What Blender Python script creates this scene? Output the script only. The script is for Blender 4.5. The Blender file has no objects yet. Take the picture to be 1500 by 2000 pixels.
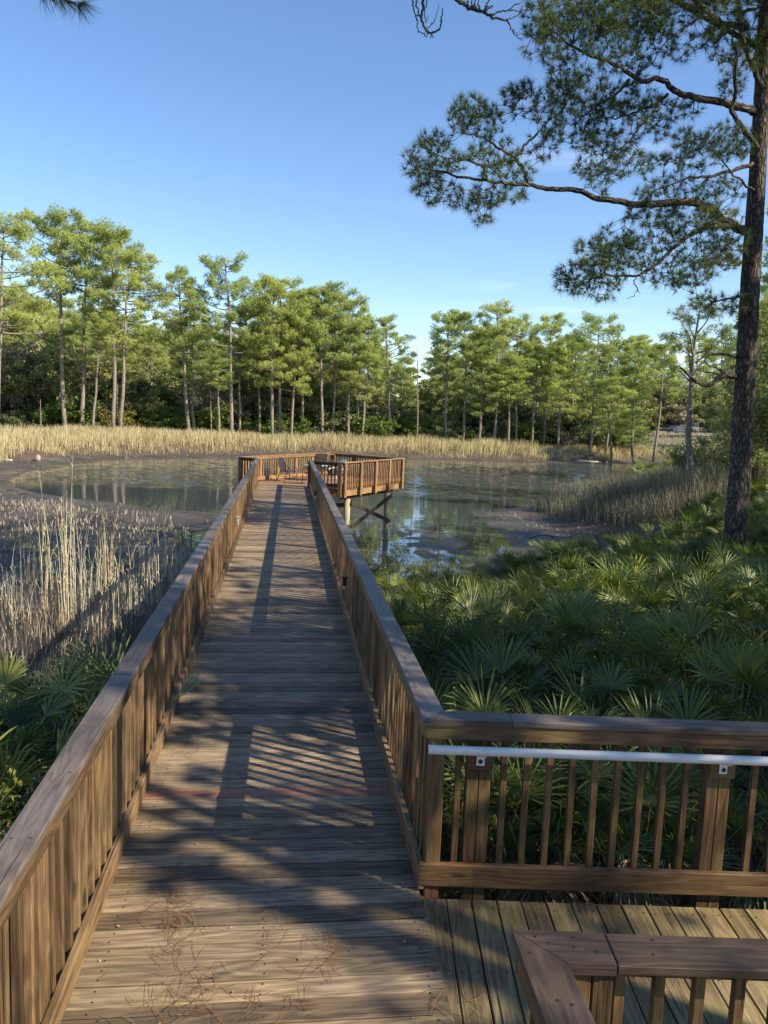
import bpy, math, random
import numpy as np
from math import sin, cos, pi, radians, sqrt, tan, atan2

# ------------------------------------------------------------------ camera, sky, sun, exposure
SC = bpy.context.scene
C = SC.collection
F_PX, YAW, PITCH, ROLL, CAM_H = 1587.0, .1224, .1241, .0387, 2.812
fw = np.array([sin(YAW)*cos(PITCH), cos(YAW)*cos(PITCH), -sin(PITCH)])
_r = np.array([cos(YAW), -sin(YAW), 0.0]); _d = np.cross(fw, _r)
rt = cos(ROLL)*_r - sin(ROLL)*_d
dn = sin(ROLL)*_r + cos(ROLL)*_d
cam_data = bpy.data.cameras.new("camera")
cam = bpy.data.objects.new("camera", cam_data); C.objects.link(cam)
from mathutils import Matrix, Vector
M = Matrix.Identity(4)
for i in range(3):
    M[i][0] = rt[i]; M[i][1] = -dn[i]; M[i][2] = -fw[i]
M[2][3] = CAM_H
cam.matrix_world = M
cam_data.sensor_fit = 'VERTICAL'; cam_data.sensor_height = 24.0
cam_data.lens = F_PX/2000*24.0
cam_data.clip_start = 0.05; cam_data.clip_end = 6000
SC.camera = cam
SC.view_settings.view_transform = 'Standard'
SC.view_settings.look = 'None'
SC.view_settings.exposure = 0.90
SC.view_settings.gamma = 1.0
SC.render.resolution_x = 768; SC.render.resolution_y = 1024
SC.cycles.max_bounces = 6; SC.cycles.diffuse_bounces = 3; SC.cycles.transmission_bounces = 3
SC.cycles.transparent_max_bounces = 4

SUN = np.array([1.17, -.71, 1.0]); SUN = SUN/np.linalg.norm(SUN)     # direction towards the sun
SUN_EL = math.asin(SUN[2]); SUN_AZ = atan2(SUN[0], SUN[1])           # azimuth clockwise from +Y
world = bpy.data.worlds.new("World"); SC.world = world; world.use_nodes = True
wt = world.node_tree; wt.nodes.clear()
wo = wt.nodes.new('ShaderNodeOutputWorld'); wb = wt.nodes.new('ShaderNodeBackground')
sky = wt.nodes.new('ShaderNodeTexSky'); sky.sky_type = 'NISHITA'; sky.sun_disc = False
sky.sun_elevation = SUN_EL; sky.sun_rotation = SUN_AZ
sky.air_density = 1.0; sky.dust_density = 0.15; sky.ozone_density = 1.6
wb.inputs['Strength'].default_value = 0.106
# thin wisps of cirrus low over the trees
tc = wt.nodes.new('ShaderNodeTexCoord'); mp = wt.nodes.new('ShaderNodeMapping')
mp.inputs['Scale'].default_value = (1.0, 1.6, 9.0); mp.inputs['Rotation'].default_value = (0.0, 0.06, 0.3)
n1 = wt.nodes.new('ShaderNodeTexNoise'); n1.inputs['Scale'].default_value = 2.3; n1.inputs['Detail'].default_value = 7; n1.inputs['Distortion'].default_value = .7
rp = wt.nodes.new('ShaderNodeValToRGB'); rp.color_ramp.elements[0].position = .54; rp.color_ramp.elements[1].position = .82
sx = wt.nodes.new('ShaderNodeSeparateXYZ')
band = wt.nodes.new('ShaderNodeValToRGB')
cr = band.color_ramp; cr.elements[0].position = .02; cr.elements[0].color = (.5, .5, .5, 1); cr.elements[1].position = .36; cr.elements[1].color = (0, 0, 0, 1)
e = cr.elements.new(.15); e.color = (1, 1, 1, 1)
mul = wt.nodes.new('ShaderNodeMath'); mul.operation = 'MULTIPLY'
mul2 = wt.nodes.new('ShaderNodeMath'); mul2.operation = 'MULTIPLY'; mul2.inputs[1].default_value = .75
mixc = wt.nodes.new('ShaderNodeMixRGB'); mixc.inputs[2].default_value = (7.0, 7.8, 8.8, 1)
L = wt.links.new
L(tc.outputs['Generated'], mp.inputs['Vector']); L(mp.outputs['Vector'], n1.inputs['Vector']); L(n1.outputs['Fac'], rp.inputs['Fac'])
L(tc.outputs['Generated'], sx.inputs['Vector']); L(sx.outputs['Z'], band.inputs['Fac'])
azm = wt.nodes.new('ShaderNodeMapRange'); azm.inputs['From Min'].default_value = .12; azm.inputs['From Max'].default_value = .32; L(sx.outputs['X'], azm.inputs['Value'])
mul0 = wt.nodes.new('ShaderNodeMath'); mul0.operation = 'MULTIPLY'; L(rp.outputs['Color'], mul0.inputs[0]); L(azm.outputs[0], mul0.inputs[1]); L(mul0.outputs[0], mul.inputs[0]); L(band.outputs['Color'], mul.inputs[1]); L(mul.outputs[0], mul2.inputs[0])
L(mul2.outputs[0], mixc.inputs['Fac']); hs = wt.nodes.new('ShaderNodeHueSaturation'); hs.inputs['Saturation'].default_value = 1.10; hs.inputs['Hue'].default_value = .503
cv = wt.nodes.new('ShaderNodeMixRGB'); cv.blend_type = 'MULTIPLY'; cv.inputs[0].default_value = 1; cv.inputs[2].default_value = (.92, .98, 1.06, 1)
L(sky.outputs['Color'], hs.inputs['Color']); L(hs.outputs['Color'], cv.inputs[1]); L(cv.outputs[0], mixc.inputs[1])
L(mixc.outputs['Color'], wb.inputs['Color'])
L(wb.outputs['Background'], wo.inputs['Surface'])

sl = bpy.data.lights.new("sun", 'SUN'); sl.energy = 5.0; sl.angle = radians(.53); sl.color = (1.0, .89, .70)
so = bpy.data.objects.new("sun", sl); C.objects.link(so)
so.rotation_euler = Vector(SUN).to_track_quat('Z', 'Y').to_euler()
so.location = (30, -20, 40)

# ------------------------------------------------------------------ picture helpers (a pixel of the photograph -> a place in the world)
CAM = np.array([0, 0, CAM_H])
def ray(x, y): return fw + rt*(x-750)/F_PX + dn*(y-1000)/F_PX
def uz(x, y, z):
    v = ray(x, y); return CAM + v*((z-CAM_H)/v[2])
def uy(x, y, Y):
    v = ray(x, y); return CAM + v*(Y/v[1])
def smooth(t):
    t = np.clip(t, 0, 1); return t*t*(3-2*t)

# ------------------------------------------------------------------ object helpers
def tag(o, label=None, cat=None, group=None, kind=None):
    if label: o['label'] = label
    if cat: o['category'] = cat
    if group: o['group'] = group
    if kind: o['kind'] = kind
    return o
def empty(name, loc, label, cat, group=None, rz=0.0):
    o = bpy.data.objects.new(name, None); C.objects.link(o); o.location = loc; o.rotation_euler = (0, 0, rz)
    o.empty_display_size = .2
    return tag(o, label, cat, group)
def link(name, me, parent=None, loc=None):
    o = bpy.data.objects.new(name, me); C.objects.link(o)
    if parent is not None: o.parent = parent
    if loc is not None: o.location = loc
    return o
def np_mesh(name, V, faces_n, idx, mats, attrs=None, mat_idx=None, smooth_shade=False):
    """V (n,3); faces_n: loop counts per face; idx: flat vertex indices"""
    me = bpy.data.meshes.new(name)
    V = np.asarray(V, dtype=np.float32); idx = np.asarray(idx, dtype=np.int32); faces_n = np.asarray(faces_n, dtype=np.int32)
    me.vertices.add(len(V)); me.vertices.foreach_set('co', V.ravel())
    me.loops.add(len(idx)); me.loops.foreach_set('vertex_index', idx)
    st = np.concatenate([[0], np.cumsum(faces_n)[:-1]]).astype(np.int32)
    me.polygons.add(len(faces_n)); me.polygons.foreach_set('loop_start', st); me.polygons.foreach_set('loop_total', faces_n)
    for m in mats: me.materials.append(m)
    if mat_idx is not None: me.polygons.foreach_set('material_index', np.asarray(mat_idx, dtype=np.int32))
    if attrs:
        for k, a in attrs.items():
            a = np.asarray(a, dtype=np.float32)
            if a.ndim == 1:
                at = me.attributes.new(k, 'FLOAT', 'POINT'); at.data.foreach_set('value', a)
            else:
                at = me.attributes.new(k, 'FLOAT_VECTOR', 'POINT'); at.data.foreach_set('vector', a.ravel())
    me.update(calc_edges=True)
    me.polygons.foreach_set('use_smooth', np.full(len(faces_n), bool(smooth_shade)))
    return me

# template of a box with small chamfers: 24 vertices, 26 faces
def _cham():
    vs = []; key = {}
    for sxx in (-1, 1):
        for syy in (-1, 1):
            for szz in (-1, 1):
                for ax in range(3):
                    key[(sxx, syy, szz, ax)] = len(vs); vs.append((sxx, syy, szz, ax))
    fs = []
    for ax in range(3):
        o = [a for a in range(3) if a != ax]
        for s in (-1, 1):
            q = []
            for a, b in ((-1, -1), (1, -1), (1, 1), (-1, 1)):
                sg = [0, 0, 0]; sg[ax] = s; sg[o[0]] = a; sg[o[1]] = b
                q.append(key[(sg[0], sg[1], sg[2], ax)])
            if (s > 0) != (ax == 1) : pass
            else: q = q[::-1]
            fs.append(q)
    for ax in range(3):                      # edge chamfers, along axis ax
        o = [a for a in range(3) if a != ax]
        for a in (-1, 1):
            for b in (-1, 1):
                def k(s, w):
                    sg = [0, 0, 0]; sg[ax] = s; sg[o[0]] = a; sg[o[1]] = b
                    return key[(sg[0], sg[1], sg[2], w)]
                fs.append([k(-1, o[0]), k(1, o[0]), k(1, o[1]), k(-1, o[1])])
    for sxx in (-1, 1):
        for syy in (-1, 1):
            for szz in (-1, 1):
                fs.append([key[(sxx, syy, szz, 0)], key[(sxx, syy, szz, 1)], key[(sxx, syy, szz, 2)]])
    return np.array([v[:3] for v in vs], float), np.array([v[3] for v in vs]), fs
CH_S, CH_A, CH_F = _cham()
CH_N = [len(f) for f in CH_F]; CH_I = np.array([i for f in CH_F for i in f])

class MB:
    """collects boards, tubes and quads and links them as ONE mesh object"""
    def __init__(s, seed=0):
        s.V = []; s.N = []; s.I = []; s.G = []; s.R = []; s.M = []; s.n = 0; s.rng = random.Random(seed)
    def _add(s, V, N, I, G, R, m):
        s.V.append(np.asarray(V, float)); s.N += list(N); s.I.append(np.asarray(I)+s.n); s.G.append(np.asarray(G, float))
        s.R.append(np.full(len(V), R) if np.isscalar(R) else np.asarray(R)); s.M += [m]*len(N); s.n += len(V)
    def board(s, c, ax, ay, az, lx, ly, lz, m=0, ch=.003, rnd=None):
        """box centred c, unit axes ax(long), ay, az with full lengths"""
        h = np.array([lx, ly, lz])/2
        P = CH_S*h
        for a in range(3):
            msk = CH_A != a
            P[msk, a] -= CH_S[msk, a]*min(ch, h[a]*.4)
        A = np.array([ax, ay, az], float)
        W = np.asarray(c, float)+P@A
        r = s.rng.random() if rnd is None else rnd
        G = P+np.array([s.rng.random()*40, s.rng.random()*40, s.rng.random()*40])
        s._add(W, CH_N, CH_I, G, r, m)
    def beam(s, p, q, w, t, up=(0, 0, 1), m=0, ch=.003, rnd=None):
        """beam from p to q; w = width across (perpendicular to up), t = thickness along up"""
        p = np.asarray(p, float); q = np.asarray(q, float); d = q-p; Lh = np.linalg.norm(d); ax = d/Lh
        up = np.asarray(up, float); ay = np.cross(up, ax); ay /= np.linalg.norm(ay); az = np.cross(ax, ay)
        s.board((p+q)/2, ax, ay, az, Lh, w, t, m, ch, rnd)
    def tube(s, path, rad, sides=8, m=0, cap=True, rnd=None, jit=0.0):
        path = np.asarray(path, float); n = len(path)
        rad = np.full(n, rad) if np.isscalar(rad) else np.asarray(rad, float)
        T = np.gradient(path, axis=0); T /= np.linalg.norm(T, axis=1)[:, None]+1e-9
        ref = np.array([0, 0, 1.0]) if abs(T[0][2]) < .9 else np.array([1.0, 0, 0])
        u = np.cross(T[0], ref); u /= np.linalg.norm(u)
        V = []; G = []; acc = 0
        for i in range(n):
            u = u-T[i]*(u@T[i]); u /= np.linalg.norm(u); w = np.cross(T[i], u)
            if i: acc += np.linalg.norm(path[i]-path[i-1])
            for k in range(sides):
                a = 2*pi*k/sides; rr = rad[i]*(1+(s.rng.random()-.5)*jit)
                V.append(path[i]+rr*(cos(a)*u+sin(a)*w)); G.append((acc, cos(a)*rad[i], sin(a)*rad[i]))
        N = []; I = []
        for i in range(n-1):
            for k in range(sides):
                k2 = (k+1) % sides
                I += [i*sides+k, i*sides+k2, (i+1)*sides+k2, (i+1)*sides+k]; N.append(4)
        if cap:
            I += list(range(sides))[::-1]; N.append(sides); I += [(n-1)*sides+k for k in range(sides)]; N.append(sides)
        s._add(V, N, I, np.array(G)+s.rng.random()*20, s.rng.random() if rnd is None else rnd, m)
    def poly(s, V, faces, m=0, rnd=None):
        V = np.asarray(V, float)
        s._add(V, [len(f) for f in faces], [i for f in faces for i in f], V, s.rng.random() if rnd is None else rnd, m)
    def lathe(s, c, prof, sides=16, m=0, rnd=None):
        V = []; I = []; N = []
        for r, z in prof:
            for k in range(sides):
                a = 2*pi*k/sides; V.append((c[0]+r*cos(a), c[1]+r*sin(a), c[2]+z))
        for i in range(len(prof)-1):
            for k in range(sides):
                k2 = (k+1) % sides; I += [i*sides+k, i*sides+k2, (i+1)*sides+k2, (i+1)*sides+k]; N.append(4)
        s._add(V, N, I, V, s.rng.random() if rnd is None else rnd, m)
    def mesh(s, name, mats, sm=False):
        if not isinstance(mats, (list, tuple)): mats = [mats]
        return np_mesh(name, np.vstack(s.V), s.N, np.concatenate(s.I), mats, {'gc': np.vstack(s.G), 'rnd': np.concatenate(s.R)}, s.M, sm)
    def build(s, name, mats, parent=None, sm=False, origin=None):
        o = link(name, s.mesh(name, mats, sm), parent)
        return o

# ------------------------------------------------------------------ materials
def new_mat(name):
    m = bpy.data.materials.new(name); m.use_nodes = True; nt = m.node_tree; nt.nodes.clear()
    out = nt.nodes.new('ShaderNodeOutputMaterial'); b = nt.nodes.new('ShaderNodeBsdfPrincipled')
    nt.links.new(b.outputs[0], out.inputs['Surface'])
    return m, nt, b, out
def node(nt, t, **kw):
    n = nt.nodes.new(t)
    for k, v in kw.items(): setattr(n, k, v)
    return n
def ramp(nt, pts, interp='LINEAR'):
    n = nt.nodes.new('ShaderNodeValToRGB'); cr = n.color_ramp; cr.interpolation = interp
    while len(cr.elements) > 1: cr.elements.remove(cr.elements[-1])
    cr.elements[0].position = pts[0][0]; cr.elements[0].color = (*pts[0][1], 1) if len(pts[0][1]) == 3 else pts[0][1]
    for p, c in pts[1:]:
        e = cr.elements.new(p); e.color = (*c, 1)
    return n
def g(v): return (v, v, v)
def math_n(nt, op, a, b=None):
    n = nt.nodes.new('ShaderNodeMath'); n.operation = op
    for i, v in enumerate((a, b)):
        if v is None: continue
        if isinstance(v, (int, float)): n.inputs[i].default_value = v
        else: nt.links.new(v, n.inputs[i])
    return n.outputs[0]
def mix(nt, fac, a, b, mode='MIX'):
    n = nt.nodes.new('ShaderNodeMixRGB'); n.blend_type = mode
    for i, v in enumerate((fac, a, b)):
        if isinstance(v, (int, float)): n.inputs[i].default_value = v
        elif isinstance(v, tuple): n.inputs[i].default_value = (*v, 1)
        else: nt.links.new(v, n.inputs[i])
    return n.outputs[0]
def noise(nt, vec, scale, detail=4, rough=.55, dist=0.0, off=(0, 0, 0), sc=(1, 1, 1)):
    mpn = nt.nodes.new('ShaderNodeMapping'); mpn.inputs['Scale'].default_value = sc; mpn.inputs['Location'].default_value = off
    n = nt.nodes.new('ShaderNodeTexNoise'); n.inputs['Scale'].default_value = scale; n.inputs['Detail'].default_value = detail
    n.inputs['Roughness'].default_value = rough; n.inputs['Distortion'].default_value = dist
    nt.links.new(vec, mpn.inputs['Vector']); nt.links.new(mpn.outputs[0], n.inputs['Vector'])
    return n.outputs['Fac']
def attr(nt, name, out='Vector'):
    n = nt.nodes.new('ShaderNodeAttribute'); n.attribute_name = name; return n.outputs[out]
def bump(nt, b, h, strength=.4, dist=.01):
    n = nt.nodes.new('ShaderNodeBump'); n.inputs['Strength'].default_value = strength; n.inputs['Distance'].default_value = dist
    nt.links.new(h, n.inputs['Height']); nt.links.new(n.outputs[0], b.inputs['Normal'])

def wood_mat(name, dark, mid, light, grey, grey_amt=.4, algae=.3, rough=.6, var=.5, crack=.5, grainscale=1.0):
    m, nt, b, out = new_mat(name)
    gc = attr(nt, 'gc'); rnd = attr(nt, 'rnd', 'Fac')
    pos = nt.nodes.new('ShaderNodeNewGeometry').outputs['Position']
    # growth-ring figure: long stretched noise fed through a sine
    fig = noise(nt, gc, 1.0, 2, .5, .30, sc=(1.1, 9*grainscale, 9*grainscale))
    ring = math_n(nt, 'SINE', math_n(nt, 'MULTIPLY', fig, 46.0))
    ring = math_n(nt, 'MULTIPLY', math_n(nt, 'ADD', ring, 1.0), .5)
    fine = noise(nt, gc, 1.0, 5, .6, .1, sc=(7.0, 190*grainscale, 190*grainscale))
    streak = noise(nt, gc, 1.0, 4, .6, .2, sc=(2.6, 38*grainscale, 38*grainscale))
    t = math_n(nt, 'ADD', math_n(nt, 'MULTIPLY', ring, .22), math_n(nt, 'ADD', math_n(nt, 'MULTIPLY', fine, .55), math_n(nt, 'MULTIPLY', streak, .45)))
    rc = ramp(nt, [(.30, dark), (.58, mid), (.88, light)]); nt.links.new(t, rc.inputs[0])
    col = rc.outputs[0]
    # knots
    vor = nt.nodes.new('ShaderNodeTexVoronoi'); vor.inputs['Scale'].default_value = 1.0
    mpn = nt.nodes.new('ShaderNodeMapping'); mpn.inputs['Scale'].default_value = (1.7, 7, 7); nt.links.new(gc, mpn.inputs['Vector']); nt.links.new(mpn.outputs[0], vor.inputs['Vector'])
    kn = ramp(nt, [(.0, g(1)), (.06, g(.8)), (.13, g(0))]); nt.links.new(vor.outputs['Distance'], kn.inputs[0])
    col = mix(nt, kn.outputs[0], col, tuple(c*.5 for c in dark))
    # weathering to grey, patchy
    wn = noise(nt, pos, 1.6, 5, .6, .5); wr = ramp(nt, [(.38, g(0)), (.66, g(1))]); nt.links.new(wn, wr.inputs[0])
    gw = math_n(nt, 'MULTIPLY', wr.outputs[0], grey_amt)
    gw2 = math_n(nt, 'ADD', gw, math_n(nt, 'MULTIPLY', math_n(nt, 'SUBTRACT', rnd, .4), grey_amt*.5))
    gcl = nt.nodes.new('ShaderNodeClamp'); nt.links.new(gw2, gcl.inputs[0])
    gcol = mix(nt, fine, tuple(c*.55 for c in grey), tuple(min(1, c*1.25) for c in grey))
    col = mix(nt, gcl.outputs[0], col, gcol)
    # green algae film
    if algae > 0:
        an = noise(nt, pos, 2.3, 5, .65, .4, off=(7, 3, 1)); ar = ramp(nt, [(.48, g(0)), (.72, g(1))]); nt.links.new(an, ar.inputs[0])
        col = mix(nt, math_n(nt, 'MULTIPLY', ar.outputs[0], algae), col, (.25, .225, .075))
    # dark stains
    dnn = noise(nt, pos, .9, 6, .7, .8, off=(3, 9, 4)); dr = ramp(nt, [(.50, g(1)), (.70, g(.55))]); nt.links.new(dnn, dr.inputs[0])
    col = mix(nt, 1.0, col, dr.outputs[0], 'MULTIPLY')
    # board to board variation
    vr = ramp(nt, [(0, g(1-var)), (.5, g(1.0)), (1, g(1+var*.55))]); nt.links.new(rnd, vr.inputs[0])
    col = mix(nt, 1.0, col, vr.outputs[0], 'MULTIPLY')
    # checks (fine cracks)
    cn = noise(nt, gc, 1.0, 3, .5, .15, off=(5, 5, 5), sc=(.8, 60*grainscale, 60*grainscale))
    ck = ramp(nt, [(.30, g(1)), (.355, g(0))]); nt.links.new(cn, ck.inputs[0])
    col = mix(nt, math_n(nt, 'MULTIPLY', ck.outputs[0], crack), col, (.012, .009, .006))
    nt.links.new(col, b.inputs['Base Color'])
    rr = ramp(nt, [(0, g(rough-.15)), (1, g(rough+.2))]); nt.links.new(fine, rr.inputs[0]); nt.links.new(rr.outputs[0], b.inputs['Roughness'])
    b.inputs['Specular IOR Level'].default_value = .4
    hgt = math_n(nt, 'SUBTRACT', t, math_n(nt, 'MULTIPLY', ck.outputs[0], 1.2))
    bump(nt, b, hgt, .55, .004)
    return m
W_DECK = wood_mat("deck_wood", (.046, .030, .017), (.195, .136, .078), (.38, .28, .165), (.20, .172, .14), .34, .20, .62, .55, 1.0)
W_RAMP = wood_mat("side_deck_wood", (.050, .034, .016), (.185, .130, .062), (.34, .25, .125), (.20, .165, .11), .25, .50, .62, .35, .95)
W_NEW = wood_mat("new_board_wood", (.17, .075, .045), (.30, .14, .085), (.42, .22, .14), (.30, .2, .15), .1, .0, .6, .1, .3)
W_CAP = wood_mat("cap_wood", (.034, .024, .018), (.100, .071, .052), (.185, .138, .102), (.165, .147, .135), .55, .05, .45, .45, .95)
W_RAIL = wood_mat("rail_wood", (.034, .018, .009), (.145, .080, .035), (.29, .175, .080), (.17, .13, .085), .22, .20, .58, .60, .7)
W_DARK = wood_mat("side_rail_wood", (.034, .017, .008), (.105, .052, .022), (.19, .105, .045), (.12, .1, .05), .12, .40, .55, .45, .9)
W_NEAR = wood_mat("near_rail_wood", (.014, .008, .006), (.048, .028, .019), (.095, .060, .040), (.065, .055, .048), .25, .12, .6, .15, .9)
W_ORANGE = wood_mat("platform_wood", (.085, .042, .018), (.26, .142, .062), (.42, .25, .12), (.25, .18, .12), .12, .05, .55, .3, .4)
W_PILE = wood_mat("pile_wood", (.12, .10, .055), (.28, .24, .14), (.42, .36, .22), (.3, .28, .2), .3, .3, .7, .2, .5)

def plain(name, col, rough=.5, metal=0.0, bumps=None, var=0.0):
    m, nt, b, out = new_mat(name)
    if var > 0:
        pos = nt.nodes.new('ShaderNodeNewGeometry').outputs['Position']
        nf = noise(nt, pos, 14, 5, .65); r = ramp(nt, [(.3, tuple(c*(1-var) for c in col)), (.7, tuple(min(1, c*(1+var*.5)) for c in col))])
        nt.links.new(nf, r.inputs[0]); nt.links.new(r.outputs[0], b.inputs['Base Color'])
    else: b.inputs['Base Color'].default_value = (*col, 1)
    b.inputs['Roughness'].default_value = rough; b.inputs['Metallic'].default_value = metal
    return m
METAL_W = plain("pale_metal", (.78, .76, .71), .50, .05, var=.10)
W_SHADED = wood_mat("shaded_wood", (.018, .013, .010), (.045, .034, .026), (.08, .06, .045), (.06, .05, .04), .2, .1, .6, .2, .5)  # near-black wood for braces, girders and box: shade put into the colour
METAL_D = plain("dark_metal", (.03, .028, .026), .4, .5)
WHITE_P = plain("white_plastic", (.72, .71, .68), .45, var=.06)
SLING = plain("grey_sling", (.36, .33, .29), .8, var=.1)
SLING_D = plain("dark_sling", (.035, .032, .032), .8)
SCREW = plain("screw_steel", (.02, .018, .016), .5, .3)
GLASSD = plain("dark_glass", (.02, .025, .03), .08)
RUBBER = plain("tyre_rubber", (.02, .02, .02), .8)
CAR_BLUE = plain("blue_grey_paint", (.05, .075, .11), .22, .3)
CAR_SILV = plain("silver_paint", (.22, .27, .33), .22, .4)
HUBCAP = plain("wheel_metal", (.4, .4, .42), .3, .8)
LAMPCOV = plain("lamp_cover", (.5, .48, .42), .4)
DRIFT = plain("driftwood", (.50, .45, .37), .8, var=.3)
STONE = plain("pale_stone", (.34, .29, .23), .9, var=.3)
DIRTP = plain("lot_post_wood", (.06, .045, .03), .8, var=.3)

def leaf_mat(name, cols, trans=.3, rough=.5, spec=.3, wide=.45):
    m, nt, b, out = new_mat(name)
    rnd = attr(nt, 'rnd', 'Fac')
    r = ramp(nt, [(i/(len(cols)-1), c) for i, c in enumerate(cols)]); nt.links.new(rnd, r.inputs[0])
    col = r.outputs[0]
    oi = nt.nodes.new('ShaderNodeObjectInfo')
    vr = ramp(nt, [(0, (1-.34*wide, 1-.26*wide, 1-.24*wide)), (.5, (1, 1, 1)), (1, (1+.4*wide, 1+.22*wide, 1-.15*wide))]); nt.links.new(oi.outputs['Random'], vr.inputs[0])
    col = mix(nt, 1.0, col, vr.outputs[0], 'MULTIPLY')
    nt.links.new(col, b.inputs['Base Color']); b.inputs['Roughness'].default_value = rough
    b.inputs['Specular IOR Level'].default_value = spec
    if trans > 0:
        tr = nt.nodes.new('ShaderNodeBsdfTranslucent'); nt.links.new(mix(nt, 1.0, col, (1.0, 1.15, .55), 'MULTIPLY'), tr.inputs['Color'])
        ms = nt.nodes.new('ShaderNodeMixShader'); ms.inputs[0].default_value = trans
        nt.links.new(b.outputs[0], ms.inputs[1]); nt.links.new(tr.outputs[0], ms.inputs[2]); nt.links.new(ms.outputs[0], out.inputs['Surface'])
    return m
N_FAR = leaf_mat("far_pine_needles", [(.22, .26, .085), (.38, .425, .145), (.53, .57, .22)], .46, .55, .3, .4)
N_NEAR = leaf_mat("near_pine_needles", [(.024, .045, .018), (.046, .078, .024), (.10, .135, .033), (.20, .21, .055)], .30, .5)
N_YOUNG = leaf_mat("young_pine_needles", [(.10, .15, .03), (.17, .22, .04), (.24, .29, .06)], .4, .5)
L_OAK = leaf_mat("oak_leaves", [(.13, .15, .065), (.24, .255, .11), (.38, .39, .17)], .40, .5)
L_GREY = leaf_mat("grey_scrub_leaves", [(.16, .15, .11), (.25, .235, .17), (.36, .33, .24)], .2, .7)
L_BUSH = leaf_mat("bright_bush_leaves", [(.07, .12, .02), (.12, .18, .03), (.20, .25, .05)], .3, .5)
L_OLIVE = leaf_mat("olive_bush_leaves", [(.11, .095, .03), (.16, .14, .04), (.20, .19, .06)], .25, .6)
PALM = leaf_mat("palmetto_leaf", [(.052, .080, .026), (.100, .140, .038), (.18, .22, .058), (.34, .36, .12)], .30, .40, .34, 1.0)
PALM_DRY = leaf_mat("dry_palmetto_leaf", [(.20, .15, .095), (.33, .26, .17), (.44, .37, .26)], .15, .8, .2)
PALM_STEM = leaf_mat("palmetto_stalk", [(.10, .13, .04), (.15, .18, .06)], .0, .5)
GOLD = leaf_mat("golden_grass", [(.23, .195, .135), (.37, .32, .215), (.53, .475, .33), (.36, .335, .20)], .3, .7, .2)
DRYG = leaf_mat("grey_dry_grass", [(.12, .11, .085), (.21, .19, .145), (.38, .33, .235), (.19, .19, .12)], .25, .7, .2)
REED = leaf_mat("dry_reed", [(.34, .295, .20), (.50, .445, .32), (.66, .60, .46)], .2, .6, .3)
STUB = leaf_mat("reed_stubble", [(.08, .06, .042), (.20, .16, .115), (.55, .49, .38)], .0, .8, .2)
LITTER = leaf_mat("pine_straw", [(.09, .045, .022), (.19, .10, .05), (.30, .18, .09)], .0, .7, .2)
FLOWER = leaf_mat("weed_blossom", [(.25, .26, .09), (.42, .42, .18), (.52, .5, .26)], .3, .7)
def bark_mat(name, dark, light, sc=1.0, strength=1.0):
    m, nt, b, out = new_mat(name)
    gc = attr(nt, 'gc')
    v = nt.nodes.new('ShaderNodeTexVoronoi'); v.feature = 'DISTANCE_TO_EDGE'; v.inputs['Scale'].default_value = 1
    mpn = nt.nodes.new('ShaderNodeMapping'); mpn.inputs['Scale'].default_value = (4*sc, 13*sc, 13*sc)
    nz = nt.nodes.new('ShaderNodeTexNoise'); nz.inputs['Scale'].default_value = 4*sc; nz.inputs['Detail'].default_value = 3
    nt.links.new(gc, nz.inputs['Vector'])
    av = nt.nodes.new('ShaderNodeVectorMath'); av.operation = 'MULTIPLY_ADD'
    nt.links.new(nz.outputs['Color'], av.inputs[0]); av.inputs[1].default_value = (.42, .20, .20); nt.links.new(gc, av.inputs[2])
    nt.links.new(av.outputs[0], mpn.inputs['Vector']); nt.links.new(mpn.outputs[0], v.inputs['Vector'])
    e = ramp(nt, [(0, g(0)), (.30, g(1))]); nt.links.new(math_n(nt, 'ADD', v.outputs['Distance'], math_n(nt, 'MULTIPLY', math_n(nt, 'SUBTRACT', noise(nt, gc, 30*sc, 4, .7), .5), .30)), e.inputs[0])
    nf = noise(nt, gc, 9*sc, 6, .65)
    c1 = mix(nt, nf, tuple(c*.65 for c in light), light)
    col = mix(nt, e.outputs[0], dark, c1)
    nt.links.new(col, b.inputs['Base Color']); b.inputs['Roughness'].default_value = .9; b.inputs['Specular IOR Level'].default_value = .2
    bump(nt, b, math_n(nt, 'ADD', e.outputs[0], math_n(nt, 'MULTIPLY', nf, .6)), strength, .03)
    return m
BARK = bark_mat("pine_bark", (.036, .029, .024), (.19, .155, .13))
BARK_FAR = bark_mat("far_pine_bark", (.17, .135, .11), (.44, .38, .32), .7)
BARK_GREY = bark_mat("grey_bark", (.07, .062, .052), (.22, .20, .17), 1.2)

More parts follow.
